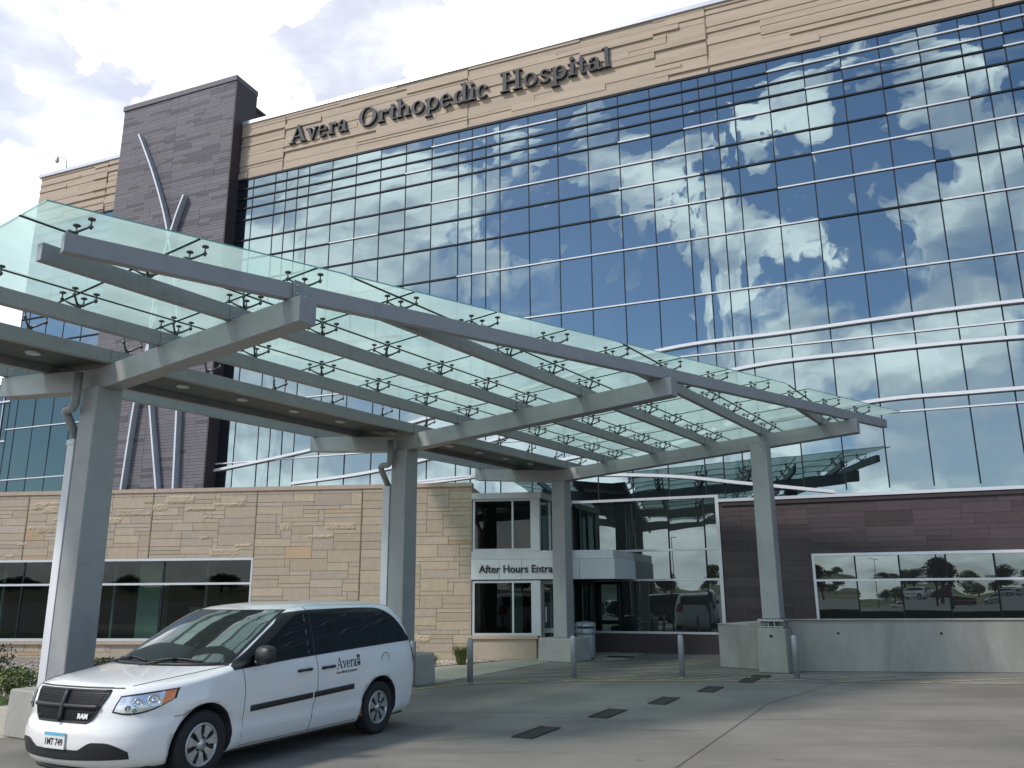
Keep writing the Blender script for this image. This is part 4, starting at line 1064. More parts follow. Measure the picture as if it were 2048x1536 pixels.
# ================================================================ PLANTS
rng = random.Random(77)
def rock_bed():
    mb = MB()
    for _ in range(5200):
        t = rng.random(); x = rng.uniform(-13.5, .5)
        # bed between the wall and the sidewalk
        wy = 23.37 - .1137 * (x + 0.0)
        fy = (21.97 + (x + 1.72) * 1.0) if x > -1.72 else 21.97 + (x + 1.72) * .771
        if fy > wy - .1: continue
        y = rng.uniform(fy + .03, wy - .06); r = rng.uniform(.025, .065); g_ = rng.uniform(.55, 1.25); c = (g_ * rng.uniform(.97, 1.08), g_, g_ * rng.uniform(.86, 1.0))
        a = rng.uniform(0, 3.14); ca_, sa_ = math.cos(a), math.sin(a); e = rng.uniform(.6, .95)
        vs = [(x + ca_ * r, y + sa_ * r, .02), (x - sa_ * r * e, y + ca_ * r * e, .018), (x - ca_ * r, y - sa_ * r, .02), (x + sa_ * r * e, y - ca_ * r * e, .018), (x, y, .02 + r * .6), (x, y, 0)]
        mb.add(vs, [(0, 1, 4), (1, 2, 4), (2, 3, 4), (3, 0, 4), (1, 0, 5), (2, 1, 5), (3, 2, 5), (0, 3, 5)], c)
    return mb
o = rock_bed().build('gravel', 'gravel'); tag(o, 'pale river gravel along the foot of the limestone wall', None, None, 'stuff')
mb = MB()
for _ in range(9000):
    x = rng.uniform(-13.5, -8.3); y = rng.uniform(13.6, 16.2)
    if y > 14.35 + (x + 9.35) * 1.0 + 1.5 and x > -9.3: continue
    if x > -9.35 and y < 14.3 + (x + 9.35) * .95: continue
    h = rng.uniform(.03, .08); a = rng.uniform(0, 6.28); w = .006; g_ = rng.uniform(.6, 1.7)
    mb.add([(x - w * math.cos(a), y - w * math.sin(a), .005), (x + w * math.cos(a), y + w * math.sin(a), .005), (x + rng.uniform(-.03, .03), y + rng.uniform(-.03, .03), h)], [(0, 1, 2)], (g_, g_, g_ * .9))
o = mb.build('grass', 'grass'); tag(o, 'short green lawn grass at the left edge', None, None, 'stuff')
def leafball(mb, c, rx, rz, n, leaf, g0=.5, g1=1.6, flat=.0, base_r=.55):
    for _ in range(n):
        while True:
            p = Vector((rng.uniform(-1, 1), rng.uniform(-1, 1), rng.uniform(-1, 1)))
            if base_r < p.length < 1.02: break
        k = 1 + .16 * math.sin(p.x * 7 + c[0] * 3) * math.cos(p.y * 6 + c[1])
        q = Vector((c[0] + p.x * rx * k, c[1] + p.y * rx * k, c[2] + p.z * rz * k))
        d = Vector((rng.gauss(0, 1), rng.gauss(0, 1), rng.gauss(0, 1))).normalized(); e = d.orthogonal().normalized() * leaf * rng.uniform(.5, 1.1) * .5; d = d * leaf * rng.uniform(.6, 1.2)
        g_ = rng.uniform(g0, g1)
        mb.add([q - d * .5, q + e, q + d * .5, q - e], [(0, 1, 2, 3)], (g_, g_ * rng.uniform(.9, 1.1), g_ * rng.uniform(.7, 1.1)))
def shrub(x, y, r, h, m, label, g0=.5, g1=1.6, leaf=.05, n=1700):
    t = thing('shrub', label, 'shrub', (x, y, 0), 0, 'shrubs by the limestone wall')
    mb = MB(); leafball(mb, (0, 0, h * .55), r, h * .52, n, leaf, g0, g1, base_r=.4); mb.build('foliage', m, t)
    mb = MB()
    for k in range(7):
        a = k * .9; mb.tube([(.03 * math.cos(a), .03 * math.sin(a), 0), (r * .5 * math.cos(a), r * .5 * math.sin(a), h * .6)], [.014, .005], 5)
    mb.build('stem', 'bark', t)
shrub(-11.4, 18.6, .62, .85, 'leaf', 'dark rounded shrub at the left edge against the limestone wall', .35, 1.0)
shrub(-11.0, 17.2, .55, .55, 'leaf', 'low dark shrub in front of the taller one at the left edge', .35, .9)
shrub(-9.55, 16.7, .42, .45, 'leaf', 'low bright green shrub just left of the nearest column', .9, 2.3)
shrub(-9.2, 19.6, .45, .40, 'leaf', 'small brownish shrub under the window, right of the nearest column', .5, 1.1)
def tuft(x, y, h, n, m, label, g0, g1, spread=.22):
    mb = MB()
    for _ in range(n):
        a = rng.uniform(0, 6.28); r = rng.uniform(0, .10); b = (r * math.cos(a), r * math.sin(a)); s = rng.uniform(.3, 1) * spread; hh = h * rng.uniform(.55, 1); w = .006; g_ = rng.uniform(g0, g1)
        p1 = (b[0] + s * .35 * math.cos(a), b[1] + s * .35 * math.sin(a), hh * .65); p2 = (b[0] + s * math.cos(a), b[1] + s * math.sin(a), hh)
        mb.add([(b[0] - w, b[1], 0), (b[0] + w, b[1], 0), (p1[0] + w, p1[1], p1[2]), (p1[0] - w, p1[1], p1[2]), p2], [(0, 1, 2, 3), (3, 2, 4)], (g_, g_ * .95, g_ * .7))
    o = mb.build('ornamental_grass', m); o.location = (x, y, .004); tag(o, label, 'ornamental grass', 'grass tufts by the limestone wall')
tuft(-1.35, 22.3, .52, 260, 'leaf', 'green ornamental grass tuft behind the second bollard', .7, 1.6)
tuft(-2.1, 22.1, .30, 200, 'leaf', 'short straw coloured grass tuft right of the second column', 1.4, 3.2)
tuft(-2.55, 22.6, .34, 160, 'leaf', 'dry brown grass tuft against the wall beside the second column', .9, 2.0)

# ================================================================ VAN
# level curves of the body: z -> (x front, x rear, half width, front corner length, front exponent, rear corner length)
LEV = [
 (.19, .16, 4.98, .84, .70, 2.6, .5), (.22, .07, 5.06, .90, .75, 2.6, .5), (.30, .02, 5.10, .940, .80, 2.6, .5), (.42, .0, 5.12, .955, .82, 2.7, .5),
 (.52, .0, 5.12, .965, .84, 2.7, .5), (.60, .025, 5.12, .975, .84, 2.7, .48), (.64, .045, 5.10, .978, .84, 2.7, .46), (.78, .06, 5.08, .985, .84, 2.7, .45),
 (.90, .10, 5.07, .982, .84, 2.7, .45), (.945, .135, 5.06, .978, .85, 2.6, .45), (.975, .22, 5.055, .972, .9, 2.4, .44), (1.00, .36, 5.05, .967, .95, 2.3, .44), (1.03, .58, 5.045, .96, .92, 2.3, .43),
 (1.06, .84, 5.04, .952, .75, 2.3, .42), (1.08, 1.02, 5.035, .945, .62, 2.3, .42), (1.10, 1.10, 5.03, .94, .60, 2.3, .42), (1.20, 1.27, 5.01, .918, .60, 2.4, .42),
 (1.30, 1.44, 4.97, .895, .60, 2.4, .43), (1.40, 1.62, 4.92, .868, .60, 2.4, .45), (1.50, 1.81, 4.86, .838, .58, 2.5, .48), (1.58, 1.98, 4.79, .808, .56, 2.5, .5),
 (1.63, 2.11, 4.72, .776, .56, 2.5, .55), (1.665, 2.24, 4.62, .73, .56, 2.4, .6), (1.69, 2.42, 4.50, .66, .6, 2.3, .65), (1.708, 2.62, 4.36, .56, .6, 2.2, .7), (1.72, 2.9, 4.2, .42, .6, 2.2, .7), (1.727, 3.15, 4.05, .25, .5, 2., .5)]
def lev(z):
    if z <= LEV[0][0]: return LEV[0][1:]
    for a, b in zip(LEV, LEV[1:]):
        if z <= b[0]:
            t = (z - a[0]) / (b[0] - a[0]); return tuple(p + (q - p) * t for p, q in zip(a[1:], b[1:]))
    return LEV[-1][1:]
WX = (.95, 4.02)
def flare(x, z):
    f = 0
    for wx in WX:
        d = math.hypot(x - wx, z - .34); f = max(f, .022 * math.exp(-((d - .44) / .10) ** 2) if d > .3 else 0)
    return f
def side_y(x, z):
    xf, xr, w, c, n, cr = lev(z)
    if x < xf + c: u_ = min(1., max(0., (xf + c - x) / c)); y = w * (1 - u_ ** n) ** (1 / n)
    elif x > xr - cr: u_ = min(1., max(0., (x - xr + cr) / cr)); y = w * (1 - u_ ** 3.4) ** (1 / 3.4)
    else: y = w
    # a crease along the lower doors
    if 1.2 < x < 3.8: y += .010 * math.exp(-((z - .40) / .035) ** 2) - .006 * math.exp(-((z - .50) / .05) ** 2)
    return y + (flare(x, z) if .3 < x < 4.9 else 0)
def front_x(y, z):
    xf, xr, w, c, n, cr = lev(z); u_ = min(.9999, abs(y) / w)
    return xf + c - c * (1 - u_ ** n) ** (1 / n)
def ring_pts(z, zoff=0):
    xf, xr, w, c, n, cr = lev(z); P = []
    for k in range(17):
        a = (math.pi / 2) * k / 16; x = xf + c - c * math.cos(a) ** (2 / n); y = w * math.sin(a) ** (2 / n); P.append((x, y))
    x0, x1 = xf + c, xr - cr; m = 30
    for k in range(1, m): P.append((x0 + (x1 - x0) * k / m, w))
    for k in range(13):
        a = (math.pi / 2) * k / 12; x = xr - cr + cr * math.sin(a) ** (2 / 3.4); y = w * math.cos(a) ** (2 / 3.4); P.append((x, y))
    out = [(x, -(side_y(x, z) if y >= w * .995 and x > xf + c * .98 and x < xr - cr * .98 else y + (flare(x, z) if y > .8 * w and z < .95 else 0)), z) for x, y in P]
    full = out + [(x, -y, zz) for x, y, zz in reversed(out[1:-1])]
    return full
VA = R(63.5); V0 = Vector((-4.48, 8.70, 0))
van = thing('passenger_van', 'white minivan with black side rub strips and dark lettering, parked under the canopy', 'van', V0, VA)
zs = []
for a, b in zip(LEV, LEV[1:]):
    n_ = max(1, round((b[0] - a[0]) / .04)); zs += [a[0] + (b[0] - a[0]) * k / n_ for k in range(n_)]
zs.append(LEV[-1][0])
mb = MB(); rings = [ring_pts(z) for z in zs]; n_ = len(rings[0])
vs = sum(rings, []); fs = []
for i in range(len(rings) - 1):
    for k in range(n_): fs.append((i * n_ + k, (i + 1) * n_ + k, (i + 1) * n_ + (k + 1) % n_, i * n_ + (k + 1) % n_))
fs.append(tuple((len(rings) - 1) * n_ + k for k in range(n_ - 1, -1, -1))); fs.append(tuple(range(n_)))
mb.add(vs, fs, smooth=True)
body = mb.build('body', ['carpaint', 'black'], van)
# cut the wheel arches
cutters = []
for wx in WX:
    for s in (-1, 1):
        c_ = MB(); c_.lathe([(0, -.28), (.405, -.28), (.405, .28), (0, .28)], (wx, s * .88, .335), 'y', 48); o = c_.build('cut', 'black'); o.location = V0; o.rotation_euler = (0, 0, VA)
        md = body.modifiers.new('b', 'BOOLEAN'); md.operation = 'DIFFERENCE'; md.object = o; md.solver = 'EXACT'; cutters.append(o)
bm = bmesh.new(); bm.from_mesh(body.data); bmesh.ops.recalc_face_normals(bm, faces=bm.faces); bm.to_mesh(body.data); bm.free()
for o in cutters:
    bm = bmesh.new(); bm.from_mesh(o.data); bmesh.ops.remove_doubles(bm, verts=bm.verts, dist=1e-5); bmesh.ops.recalc_face_normals(bm, faces=bm.faces); bm.to_mesh(o.data); bm.free()
    o.data.materials.clear(); o.data.materials.append(MT['carpaint']); o.data.materials.append(MT['black'])
    for p in o.data.polygons: p.material_index = 1
bpy.context.view_layer.update()
dg = bpy.context.evaluated_depsgraph_get(); nm_ = bpy.data.meshes.new_from_object(body.evaluated_get(dg))
body.modifiers.clear(); body.data = nm_
for o in cutters: bpy.data.objects.remove(o)
for p in body.data.polygons:
    if p.material_index == 0: p.use_smooth = True

def patch_side(name, m, xs, top, bot, parent=None, off=.004, nz=8, sides=(-1,), smooth=True, thick=0):
    """A skin laid over the body side between two curves top(x) and bot(x)."""
    for s in sides:
        mb = MB(); vs = []
        for x in xs:
            for q in range(nz + 1):
                z = bot(x) + (top(x) - bot(x)) * q / nz; y = side_y(x, z) + off; vs.append((x, s * y, z))
        nq = nz + 1; fs = []
        for i in range(len(xs) - 1):
            for q in range(nz):
                f = (i * nq + q, (i + 1) * nq + q, (i + 1) * nq + q + 1, i * nq + q + 1); fs.append(f if s < 0 else f[::-1])
        mb.add(vs, fs, smooth=smooth); o = mb.build(name, m, parent or van)
        if thick:
            md = o.modifiers.new('s', 'SOLIDIFY'); md.thickness = thick; md.offset = -1 if s < 0 else -1
    return o
def lin(P):
    def f(x):
        if x <= P[0][0]: return P[0][1]
        for a, b in zip(P, P[1:]):
            if x <= b[0]: return a[1] + (b[1] - a[1]) * (x - a[0]) / (b[0] - a[0])
        return P[-1][1]
    return f
def smooth_f(P):
    Q = catmull(P, 12); return lin(Q)
def rng_(a, b, n): return [a + (b - a) * k / n for k in range(n + 1)]
belt = lin([(1.0, 1.02), (1.5, 1.045), (2.3, 1.085), (3.5, 1.13), (5, 1.175)])
def wtop_front(x):   # front door glass: rises along the windscreen pillar
    return min(smooth_f([(1.34, 1.055), (1.58, 1.185), (1.84, 1.335), (2.08, 1.47), (2.25, 1.575), (2.5, 1.605), (2.75, 1.615)])(x), 1.615)
patch_side('front_side_window', 'cargl', rng_(1.36, 2.66, 40), wtop_front, belt, sides=(-1, 1), off=.008, nz=22)
mid_top = lin([(2.70, 1.615), (3.4, 1.622), (3.82, 1.62)])
patch_side('middle_side_window', 'cargl', rng_(2.70, 3.80, 18), mid_top, belt, sides=(-1, 1), off=.008, nz=22)
rear_top = smooth_f([(3.82, 1.62), (4.15, 1.605), (4.35, 1.545), (4.52, 1.45), (4.66, 1.32), (4.76, 1.20)])
patch_side('rear_side_window', 'cargl', rng_(3.82, 4.76, 20), rear_top, belt, sides=(-1, 1), off=.008, nz=22)
# black surrounds between the windows, and a sliver of pillar
patch_side('window_surround', 'black', rng_(1.33, 4.80, 60), lambda x: (wtop_front(x) if x < 2.7 else (mid_top(x) if x < 3.82 else rear_top(x))) + .012, lambda x: belt(x) - .012, sides=(-1, 1), off=.0045, nz=22)
patch_side('window_strip', 'alu', rng_(2.56, 2.575, 1), lambda x: 1.565, lambda x: 1.10, sides=(-1,), off=.008)
# windscreen: follows the front surface
def patch_front(name, m, zs_, yw, parent=None, off=.004, ny=20, y_of=None, smooth=True):
    mb = MB(); vs = []
    for z in zs_:
        a, b = (y_of(z) if y_of else (-yw(z), yw(z)))
        for k in range(ny + 1):
            y = a + (b - a) * k / ny; vs.append((front_x(y, z) - off, y, z + off * .4))
    nq = ny + 1
    fs = [(i * nq + k + 1, i * nq + k, (i + 1) * nq + k, (i + 1) * nq + k + 1) for i in range(len(zs_) - 1) for k in range(ny)]
    mb.add(vs, fs, smooth=smooth); return mb.build(name, m, parent or van)
patch_front('windscreen_band', 'black', rng_(1.075, 1.635, 24), lambda z: lev(z)[2] * .915, off=.009, ny=44)
ws = patch_front('windscreen', 'wind', rng_(1.10, 1.625, 22), lambda z: lev(z)[2] * .893, off=.013, ny=44)
# things seen through the windscreen are left dark; wipers lie on it
for ya, yb in ((.78, .10), (.02, -.62)):
    mb = MB(); P = []
    for k in range(9):
        t = k / 8; y = ya + (yb - ya) * t; z = 1.10 + .03 * math.sin(t * 3.1) ; P.append((front_x(y, z) - .03, y, z + .012))
    mb.tube(P, .010, 6); mb.tube([(front_x(ya, 1.07) - .02, ya, 1.085), P[4]], .012, 6); mb.build('wiper', 'plastic', van)
mb = MB(); P = [(front_x(y, 1.085) - .012, y, 1.088) for y in rng_(-.80, .80, 20)]; mb.tube(P, .016, 6); mb.build('cowl_trim', 'plastic', van)
# bonnet cut lines, door cut lines
def seam_side(P, parent=van, w=.004):
    mb = MB(); Q = []
    for a, b in zip(P, P[1:]):
        for k in range(10): Q.append((a[0] + (b[0] - a[0]) * k / 10, a[1] + (b[1] - a[1]) * k / 10))
    Q.append(P[-1]); mb.tube([(x, -(side_y(x, z) + .0005), z) for x, z in Q], w, 5); return mb.build('door_seam', 'seam', parent)
seam_side([(1.50, .26), (1.50, .80), (1.46, 1.03)])
seam_side([(2.70, 1.09), (2.72, .70), (2.66, .45), (2.64, .24)])
seam_side([(2.66, 1.66), (2.66, 1.62)])
seam_side([(1.5, .235), (2.6, .235), (3.55, .24)], w=.003)
seam_side([(.56, .655), (.66, .66), (.86, .74)], w=.003)
mb = MB()
for s in (-1, 1):
    P = []
    for k in range(16):
        t = k / 15; z = .95 + .125 * t; y = (.66 + .22 * t ** .8); P.append((front_x(y, z) - .001, s * y, z + .001))
    mb.tube(P, .0045, 5)
mb.build('bonnet_seam', 'seam', van)
P = [(front_x(y, .935) - .002, y, .937) for y in rng_(-.62, .62, 24)]; mb = MB(); mb.tube(P, .006, 5); mb.build('bonnet_seam', 'seam', van)
# grille
gtopz, gbotz = .915, .625
def gy(z): t = (z - gbotz) / (gtopz - gbotz); return .345 + .175 * t ** .55
gr = patch_front('grille', 'grillem', rng_(gbotz, gtopz, 12), gy, off=.006, ny=24)
mb = MB()
for k in range(16):
    z = gbotz + .012 + k * .0205
    y = gy(z) - .01; mb.tube([(front_x(q, z) - .010, q, z) for q in rng_(-y, y, 14)], .0025, 4)
for k in range(-26, 27):
    y0 = k * .022; P = [(front_x(y0, z) - .010, y0, z) for z in rng_(gbotz + .01, gtopz - .01, 6) if abs(y0) < gy(z) - .005]
    if len(P) > 1: mb.tube(P, .0025, 4)
mb.build('grille_mesh', 'plastic', gr)
mb = MB()
for z in (.785, .755):
    y = gy(z); mb.tube([(front_x(q, z) - .018, q, z) for q in rng_(-y, y, 20)], .005 if z > .77 else .004, 8)
mb.build('grille_bar', 'chrome', gr)
mb = MB(); mb.tube([(front_x(0, z) - .024, 0, z) for z in rng_(gbotz + .0, gtopz, 6)], .026, 8)
y = .4
for z in (.770,): mb.tube([(front_x(q, z) - .016, q, z) for q in rng_(-gy(z), gy(z), 20)], .022, 8)
mb.build('grille_cross', 'plastic', gr)
mb = MB(); rimz = rng_(gbotz, gtopz, 10)
P = [(front_x(gy(z), z) - .008, -gy(z), z) for z in reversed(rimz)] + [(front_x(q, gbotz) - .008, q, gbotz) for q in rng_(-gy(gbotz), gy(gbotz), 10)][1:-1] + [(front_x(gy(z), z) - .008, gy(z), z) for z in rimz] + [(front_x(q, gtopz) - .008, q, gtopz) for q in rng_(gy(gtopz), -gy(gtopz), 14)][1:]
mb.tube(P, .010, 6); mb.build('grille_surround', 'plastic', gr)
def wrap_front(o, y0, z0, off):    # lay a flat text mesh (x right, y up) over the nose at (y0, z0); its x runs towards the left-hand side
    for v in o.data.vertices:
        y = y0 - v.co.x; z = z0 + v.co.y; v.co = Vector((front_x(y, z) - off - v.co.z, y, z))
bd = text_mesh('badge', 'RAM', 'whitep', gr, .062, .125, .003, .003); wrap_front(bd, -.235 + .0, .662, .022)
# headlamps
def P_a(a, z, off=.0, s=-1):
    xf, xr, w, c, n, cr = lev(z); ca_, sa_ = max(0, math.cos(a)), math.sin(a)
    x = xf + c - c * ca_ ** (2 / n); y = w * sa_ ** (2 / n)
    tx, ty = x - (xf + c), y; nx_, ny_ = -abs(tx / c) ** (n - 1) / c, abs(y / w) ** (n - 1) / w; l_ = math.hypot(nx_, ny_) or 1
    return (x + nx_ / l_ * off, s * (y + ny_ / l_ * off), z)
ha0, ha1 = R(34), R(72)
htop = lambda t: .862 + .055 * t
hbot = lambda t: .725 - .02 * math.sin(min(1, t / .55) * math.pi) + .0 * t + (.10 * max(0, (t - .55) / .45) ** 1.3)
for s in (-1, 1):
    def hp(name, m, t0, t1, off, f0=0., f1=1., par=None):
        mb = MB(); vs = []; na, nz_ = 16, 6
        for i in range(na + 1):
            t = t0 + (t1 - t0) * i / na; a = ha0 + (ha1 - ha0) * t
            for q in range(nz_ + 1):
                zz0, zz1 = hbot(t), htop(t); f = f0 + (f1 - f0) * q / nz_; z = zz0 + (zz1 - zz0) * f
                vs.append(P_a(a - (.05 * (1 - f)) * (1 - t), z, off, s))
        fs = [(i * (nz_ + 1) + q, (i + 1) * (nz_ + 1) + q, (i + 1) * (nz_ + 1) + q + 1, i * (nz_ + 1) + q + 1) for i in range(na) for q in range(nz_)]
        if s > 0: fs = [f[::-1] for f in fs]
        mb.add(vs, fs, smooth=True); return mb.build(name, m, par or van)
    rim = hp('headlight', 'black', -.03, 1.03, .003, -.06, 1.06)
    hp('lamp_housing', 'lamp_in', .0, .80, .006, .04, .96, rim)
    hp('turn_signal', 'amber', .79, .985, .0075, .04, .96, rim)
    for t_, f_, r_ in ((.62, .52, .066), (.34, .55, .046), (.17, .30, .026), (.30, .18, .02)):
        a = ha0 + (ha1 - ha0) * t_; z = hbot(t_) + (htop(t_) - hbot(t_)) * f_
        c0 = Vector(P_a(a, z, .0, s)); c1 = Vector(P_a(a, z, .02, s)); d = (c1 - c0).normalized(); mb = MB(); mb.lathe([(r_, 0), (r_ * .98, .009), (r_ * .86, .010), (r_ * .78, .004), (r_ * .35, -.004), (r_ * .30, .010), (0, .012)], seg=24)
        m_ = mb.build('bulb_reflector', 'chrome' if r_ > .03 else 'lamp_dk', rim); m_.location = c0 + d * .007; m_.rotation_euler = d.to_track_quat('Z', 'Y').to_euler()
# bumper opening, chin and plate
def ly(z): return .66
lo_top = lambda y: .378 + .075 * max(0, min(1, (abs(y) - .30) / .14)) - .09 * max(0, (abs(y) - .56) / .2) ** 2
lo_bot = lambda y: .275 + .03 * abs(y)
mb = MB(); vs = []; ny = 40
for k in range(ny + 1):
    y = -.76 + 1.52 * k / ny
    for q in range(7):
        z = lo_bot(y) + (max(lo_top(y), lo_bot(y) + .004) - lo_bot(y)) * q / 6; vs.append((front_x(y, z) - .004, y, z))
mb.add(vs, [(k * 7 + q, k * 7 + q + 1, (k + 1) * 7 + q + 1, (k + 1) * 7 + q) for k in range(ny) for q in range(6)], smooth=True)
mb.build('lower_grille', 'plastic', van)
mb = MB(); mb.tube([(front_x(y, .20) + .02, y, .175) for y in rng_(-.80, .80, 24)], .028, 8); mb.build('air_dam', 'plastic', van)
pt = thing('tmp', '', '')
bpy.data.objects.remove(pt)
mb = MB(); mb.box(-.012, .0, -.152, .152, -.076, .076); pl = mb.build('licence_plate', 'plate', van, bevel=.003); pl.location = (front_x(0, .47) - .006, 0, .455)
mb = MB(); mb.box(-.0145, -.0125, -.148, .148, .044, .073); mb.build('plate_band', 'plate_blue', pl)
tx_ = text_mesh('plate_number', '1MT 749', 'black', pl, .085, .255, .002, .001)
for v in tx_.data.vertices: v.co = Vector((-.0135 - v.co.z, .128 - v.co.x, -.040 + v.co.y))
for p in tx_.data.polygons: pass
# side rub strips, handles, mirror, fuel door, tail lamps
st = lin([(1.58, .605), (3.46, .66)])
for a, b in ((1.60, 2.63), (2.67, 3.44)):
    patch_side('rub_strip', 'plastic', rng_(a, b, 20), lambda x: st(x) + .031, lambda x: st(x) - .031, off=.012, sides=(-1, 1), nz=3, thick=.012)
for a in (2.36, 2.80):
    mb = MB()
    for s in (-1, 1):
        P = [(x, s * (side_y(x, .93) + .028), .935 + .02 * (x - a)) for x in rng_(a, a + .20, 6)]
        mb.tube([(P[0][0] - .005, s * side_y(a, .93), .93)] + P + [(P[-1][0] + .005, s * side_y(a, .93), .94)], [.015, .019, .017, .015, .015, .016, .018, .019, .014], 8)
    mb.build('door_handle', 'plastic', van)
for s in (-1,):
    mb = MB(); prof = [(0, -.085), (.055, -.08), (.088, -.045), (.098, 0), (.09, .03), (.08, .034), (0, .034)]
    cx, cy, cz = 1.68, s * 1.08, 1.165
    mb.lathe(prof, (0, 0, 0), 'x', 22)
    vs = []
    for x, y, z in mb.v: vs.append((cx + x * 1.05, cy + math.copysign(abs(y / .1) ** .8 * .135, y), cz + math.copysign(abs(z / .1) ** .8 * .105, z)))
    mb.v = vs; mb.tube([(cx - .01, s * .90, 1.07), (cx, s * 1.0, 1.08)], [.04, .035], 8); mr_ = mb.build('door_mirror', 'plastic', van)
mb = MB(); P = [(4.13 + .085 * math.cos(a), -(side_y(4.13, .93) + .001), .945 + .085 * math.sin(a)) for a in [2 * math.pi * k / 24 for k in range(25)]]
mb.tube(P, .0035, 5); mb.build('fuel_door_seam', 'seam', van)
for s in (-1, 1):
    mb = MB(); vs = []
    for k in range(9):
        z = .86 + .36 * k / 8
        for q in range(7):
            x = 4.90 + (lev(z)[1] - 4.90 - .02) * q / 6 ; bulge = .012 + .010 * abs(math.sin(k / 8 * math.pi * 3)); vs.append((x, s * (side_y(x, z) + bulge), z))
    fs = [(k * 7 + q, k * 7 + q + 1, (k + 1) * 7 + q + 1, (k + 1) * 7 + q) for k in range(8) for q in range(6)]
    mb.add(vs, fs if s < 0 else [f[::-1] for f in fs], smooth=True); mb.build('tail_light', 'red', van)
# rear window and plate recess
mb = MB(); vs = []
for k in range(9):
    z = 1.16 + .42 * k / 8
    for q in range(13):
        y = -.70 + 1.4 * q / 12; xf, xr, w, c, n, cr = lev(z); x = xr - cr + cr * (1 - (abs(y) / w) ** 3.4) ** (1 / 3.4); vs.append((x + .006, y, z))
mb.add(vs, [(k * 13 + q, k * 13 + q + 1, (k + 1) * 13 + q + 1, (k + 1) * 13 + q) for k in range(8) for q in range(12)], smooth=True); mb.build('rear_window', 'cargl', van)
# rust where the sill meets the rear arch
mb = MB(); mb.add([(3.60, -(side_y(3.6, .3) + .003), .26), (3.66, -(side_y(3.64, .3) + .003), .27), (3.655, -(side_y(3.64, .3) + .003), .36), (3.625, -(side_y(3.62, .3) + .003), .40)], [(0, 1, 2, 3)])
MT['rust'] = mat('rust', (.22, .10, .03), .9, 0, .4, 30); mb.build('rust_patch', 'rust', van)
# lettering on the sliding door
mb = MB(); x = 0
lets = MB(); s_ = .135; xx = 0
for ch in 'Avera':
    adv = glyph_mesh(lets, ch, xx, 0, s_, 0., .0012, .86); xx += adv * s_ * .86
# cross-shaped emblem of split blocks
E0 = xx + .012
for p in ([(0, .10), (.028, .10), (.028, .135), (0, .135)], [(.036, .10), (.064, .10), (.064, .135), (.036, .135)], [(.036, .085), (.064, .085), (.064, .094), (.036, .094)], [(0, .085), (.028, .085), (.028, .094), (0, .094)],
          [(.0, .062), (.030, .070), (.030, .078), (0, .078)], [(.034, .070), (.064, .062), (.064, .078), (.034, .078)], [(0, .0), (.010, .0), (.028, .055), (0, .055)], [(.054, .0), (.064, .0), (.064, .055), (.036, .055)], [(.020, 0), (.044, 0), (.035, .045), (.029, .045)]):
    lets.prism([(E0 + a, b + .0) for a, b in p], 0., .0012)
lt = lets.build('door_lettering', 'black', van)
def lay_side(o, x0, z0, sl, off=.003, flip=False):
    for v in o.data.vertices:
        a, b = (v.co.x, v.co.z) if not flip else (v.co.x, v.co.y); x = x0 + a; z = z0 + b + sl * a; v.co = Vector((x, -(side_y(x, z) + off + (abs(v.co.y) if not flip else abs(v.co.z))), z))
lay_side(lt, 3.08, .895, .03)
l2 = text_mesh('door_lettering_small', 'Home Medical Equipment', 'black', van, .05, .43, .0004, .0008); lay_side(l2, 3.07, .835, .03, .003, True)
# underside and arch liners
mb = MB(); mb.box(.4, 4.8, -.82, .82, .17, .24)
mb.build('underbody', 'black', van)
# wheels
def wheel(x, s):
    w = bpy.data.objects.new('wheel', None); C.objects.link(w); w.parent = van; w.location = (x, s * .87, .335); w.rotation_euler = (0, 0, 0 if s < 0 else math.pi); w.empty_display_size = .1
    mb = MB(); mb.lathe([(.20, .10), (.30, .11), (.328, .09), (.335, .05), (.335, -.06), (.328, -.092), (.30, -.108), (.235, -.102), (.212, -.09), (.205, -.06)], (0, 0, 0), 'y', 48)
    mb.build('tyre', 'rubber', w)
    mb = MB(); mb.lathe([(.212, -.09), (.206, -.098), (.198, -.088), (.19, -.055), (.12, -.05), (0, -.05)], (0, 0, 0), 'y', 48); mb.build('rim', 'hub', w)
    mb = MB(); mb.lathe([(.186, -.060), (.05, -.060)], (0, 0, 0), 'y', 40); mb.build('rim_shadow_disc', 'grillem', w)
    mb = MB()
    for k in range(7):
        a = 2 * math.pi * k / 7 + .2
        def pt_(r, da, yy): return (r * math.cos(a + da), yy, r * math.sin(a + da))
        vs = [pt_(.045, -.45, -.088), pt_(.045, .45, -.088), pt_(.12, .25, -.092), pt_(.198, .31, -.092), pt_(.198, -.31, -.092), pt_(.12, -.25, -.092)]
        bk = [(p[0], -.058, p[2]) for p in vs]; n = 6
        mb.add(vs + bk, [tuple(range(n))] + [(i, i + n, (i + 1) % n + n, (i + 1) % n) for i in range(n)])
    mb.lathe([(.205, -.088), (.203, -.097), (.188, -.095), (.186, -.06)], (0, 0, 0), 'y', 48); mb.lathe([(.062, -.088), (.055, -.094), (.0, -.096)], (0, 0, 0), 'y', 24)
    mb.build('hubcap', 'hub', w)
    mb = MB()
    for k in range(5):
        a = 2 * math.pi * k / 5; mb.lathe([(.012, -.085), (.012, -.103), (0, -.104)], (.052 * math.cos(a) * 1.3, 0, .052 * math.sin(a) * 1.3), 'y', 8)
    mb.build('lug_nut', 'plastic', w)
    return w
for x in WX:
    for s in (-1, 1): wheel(x, s)

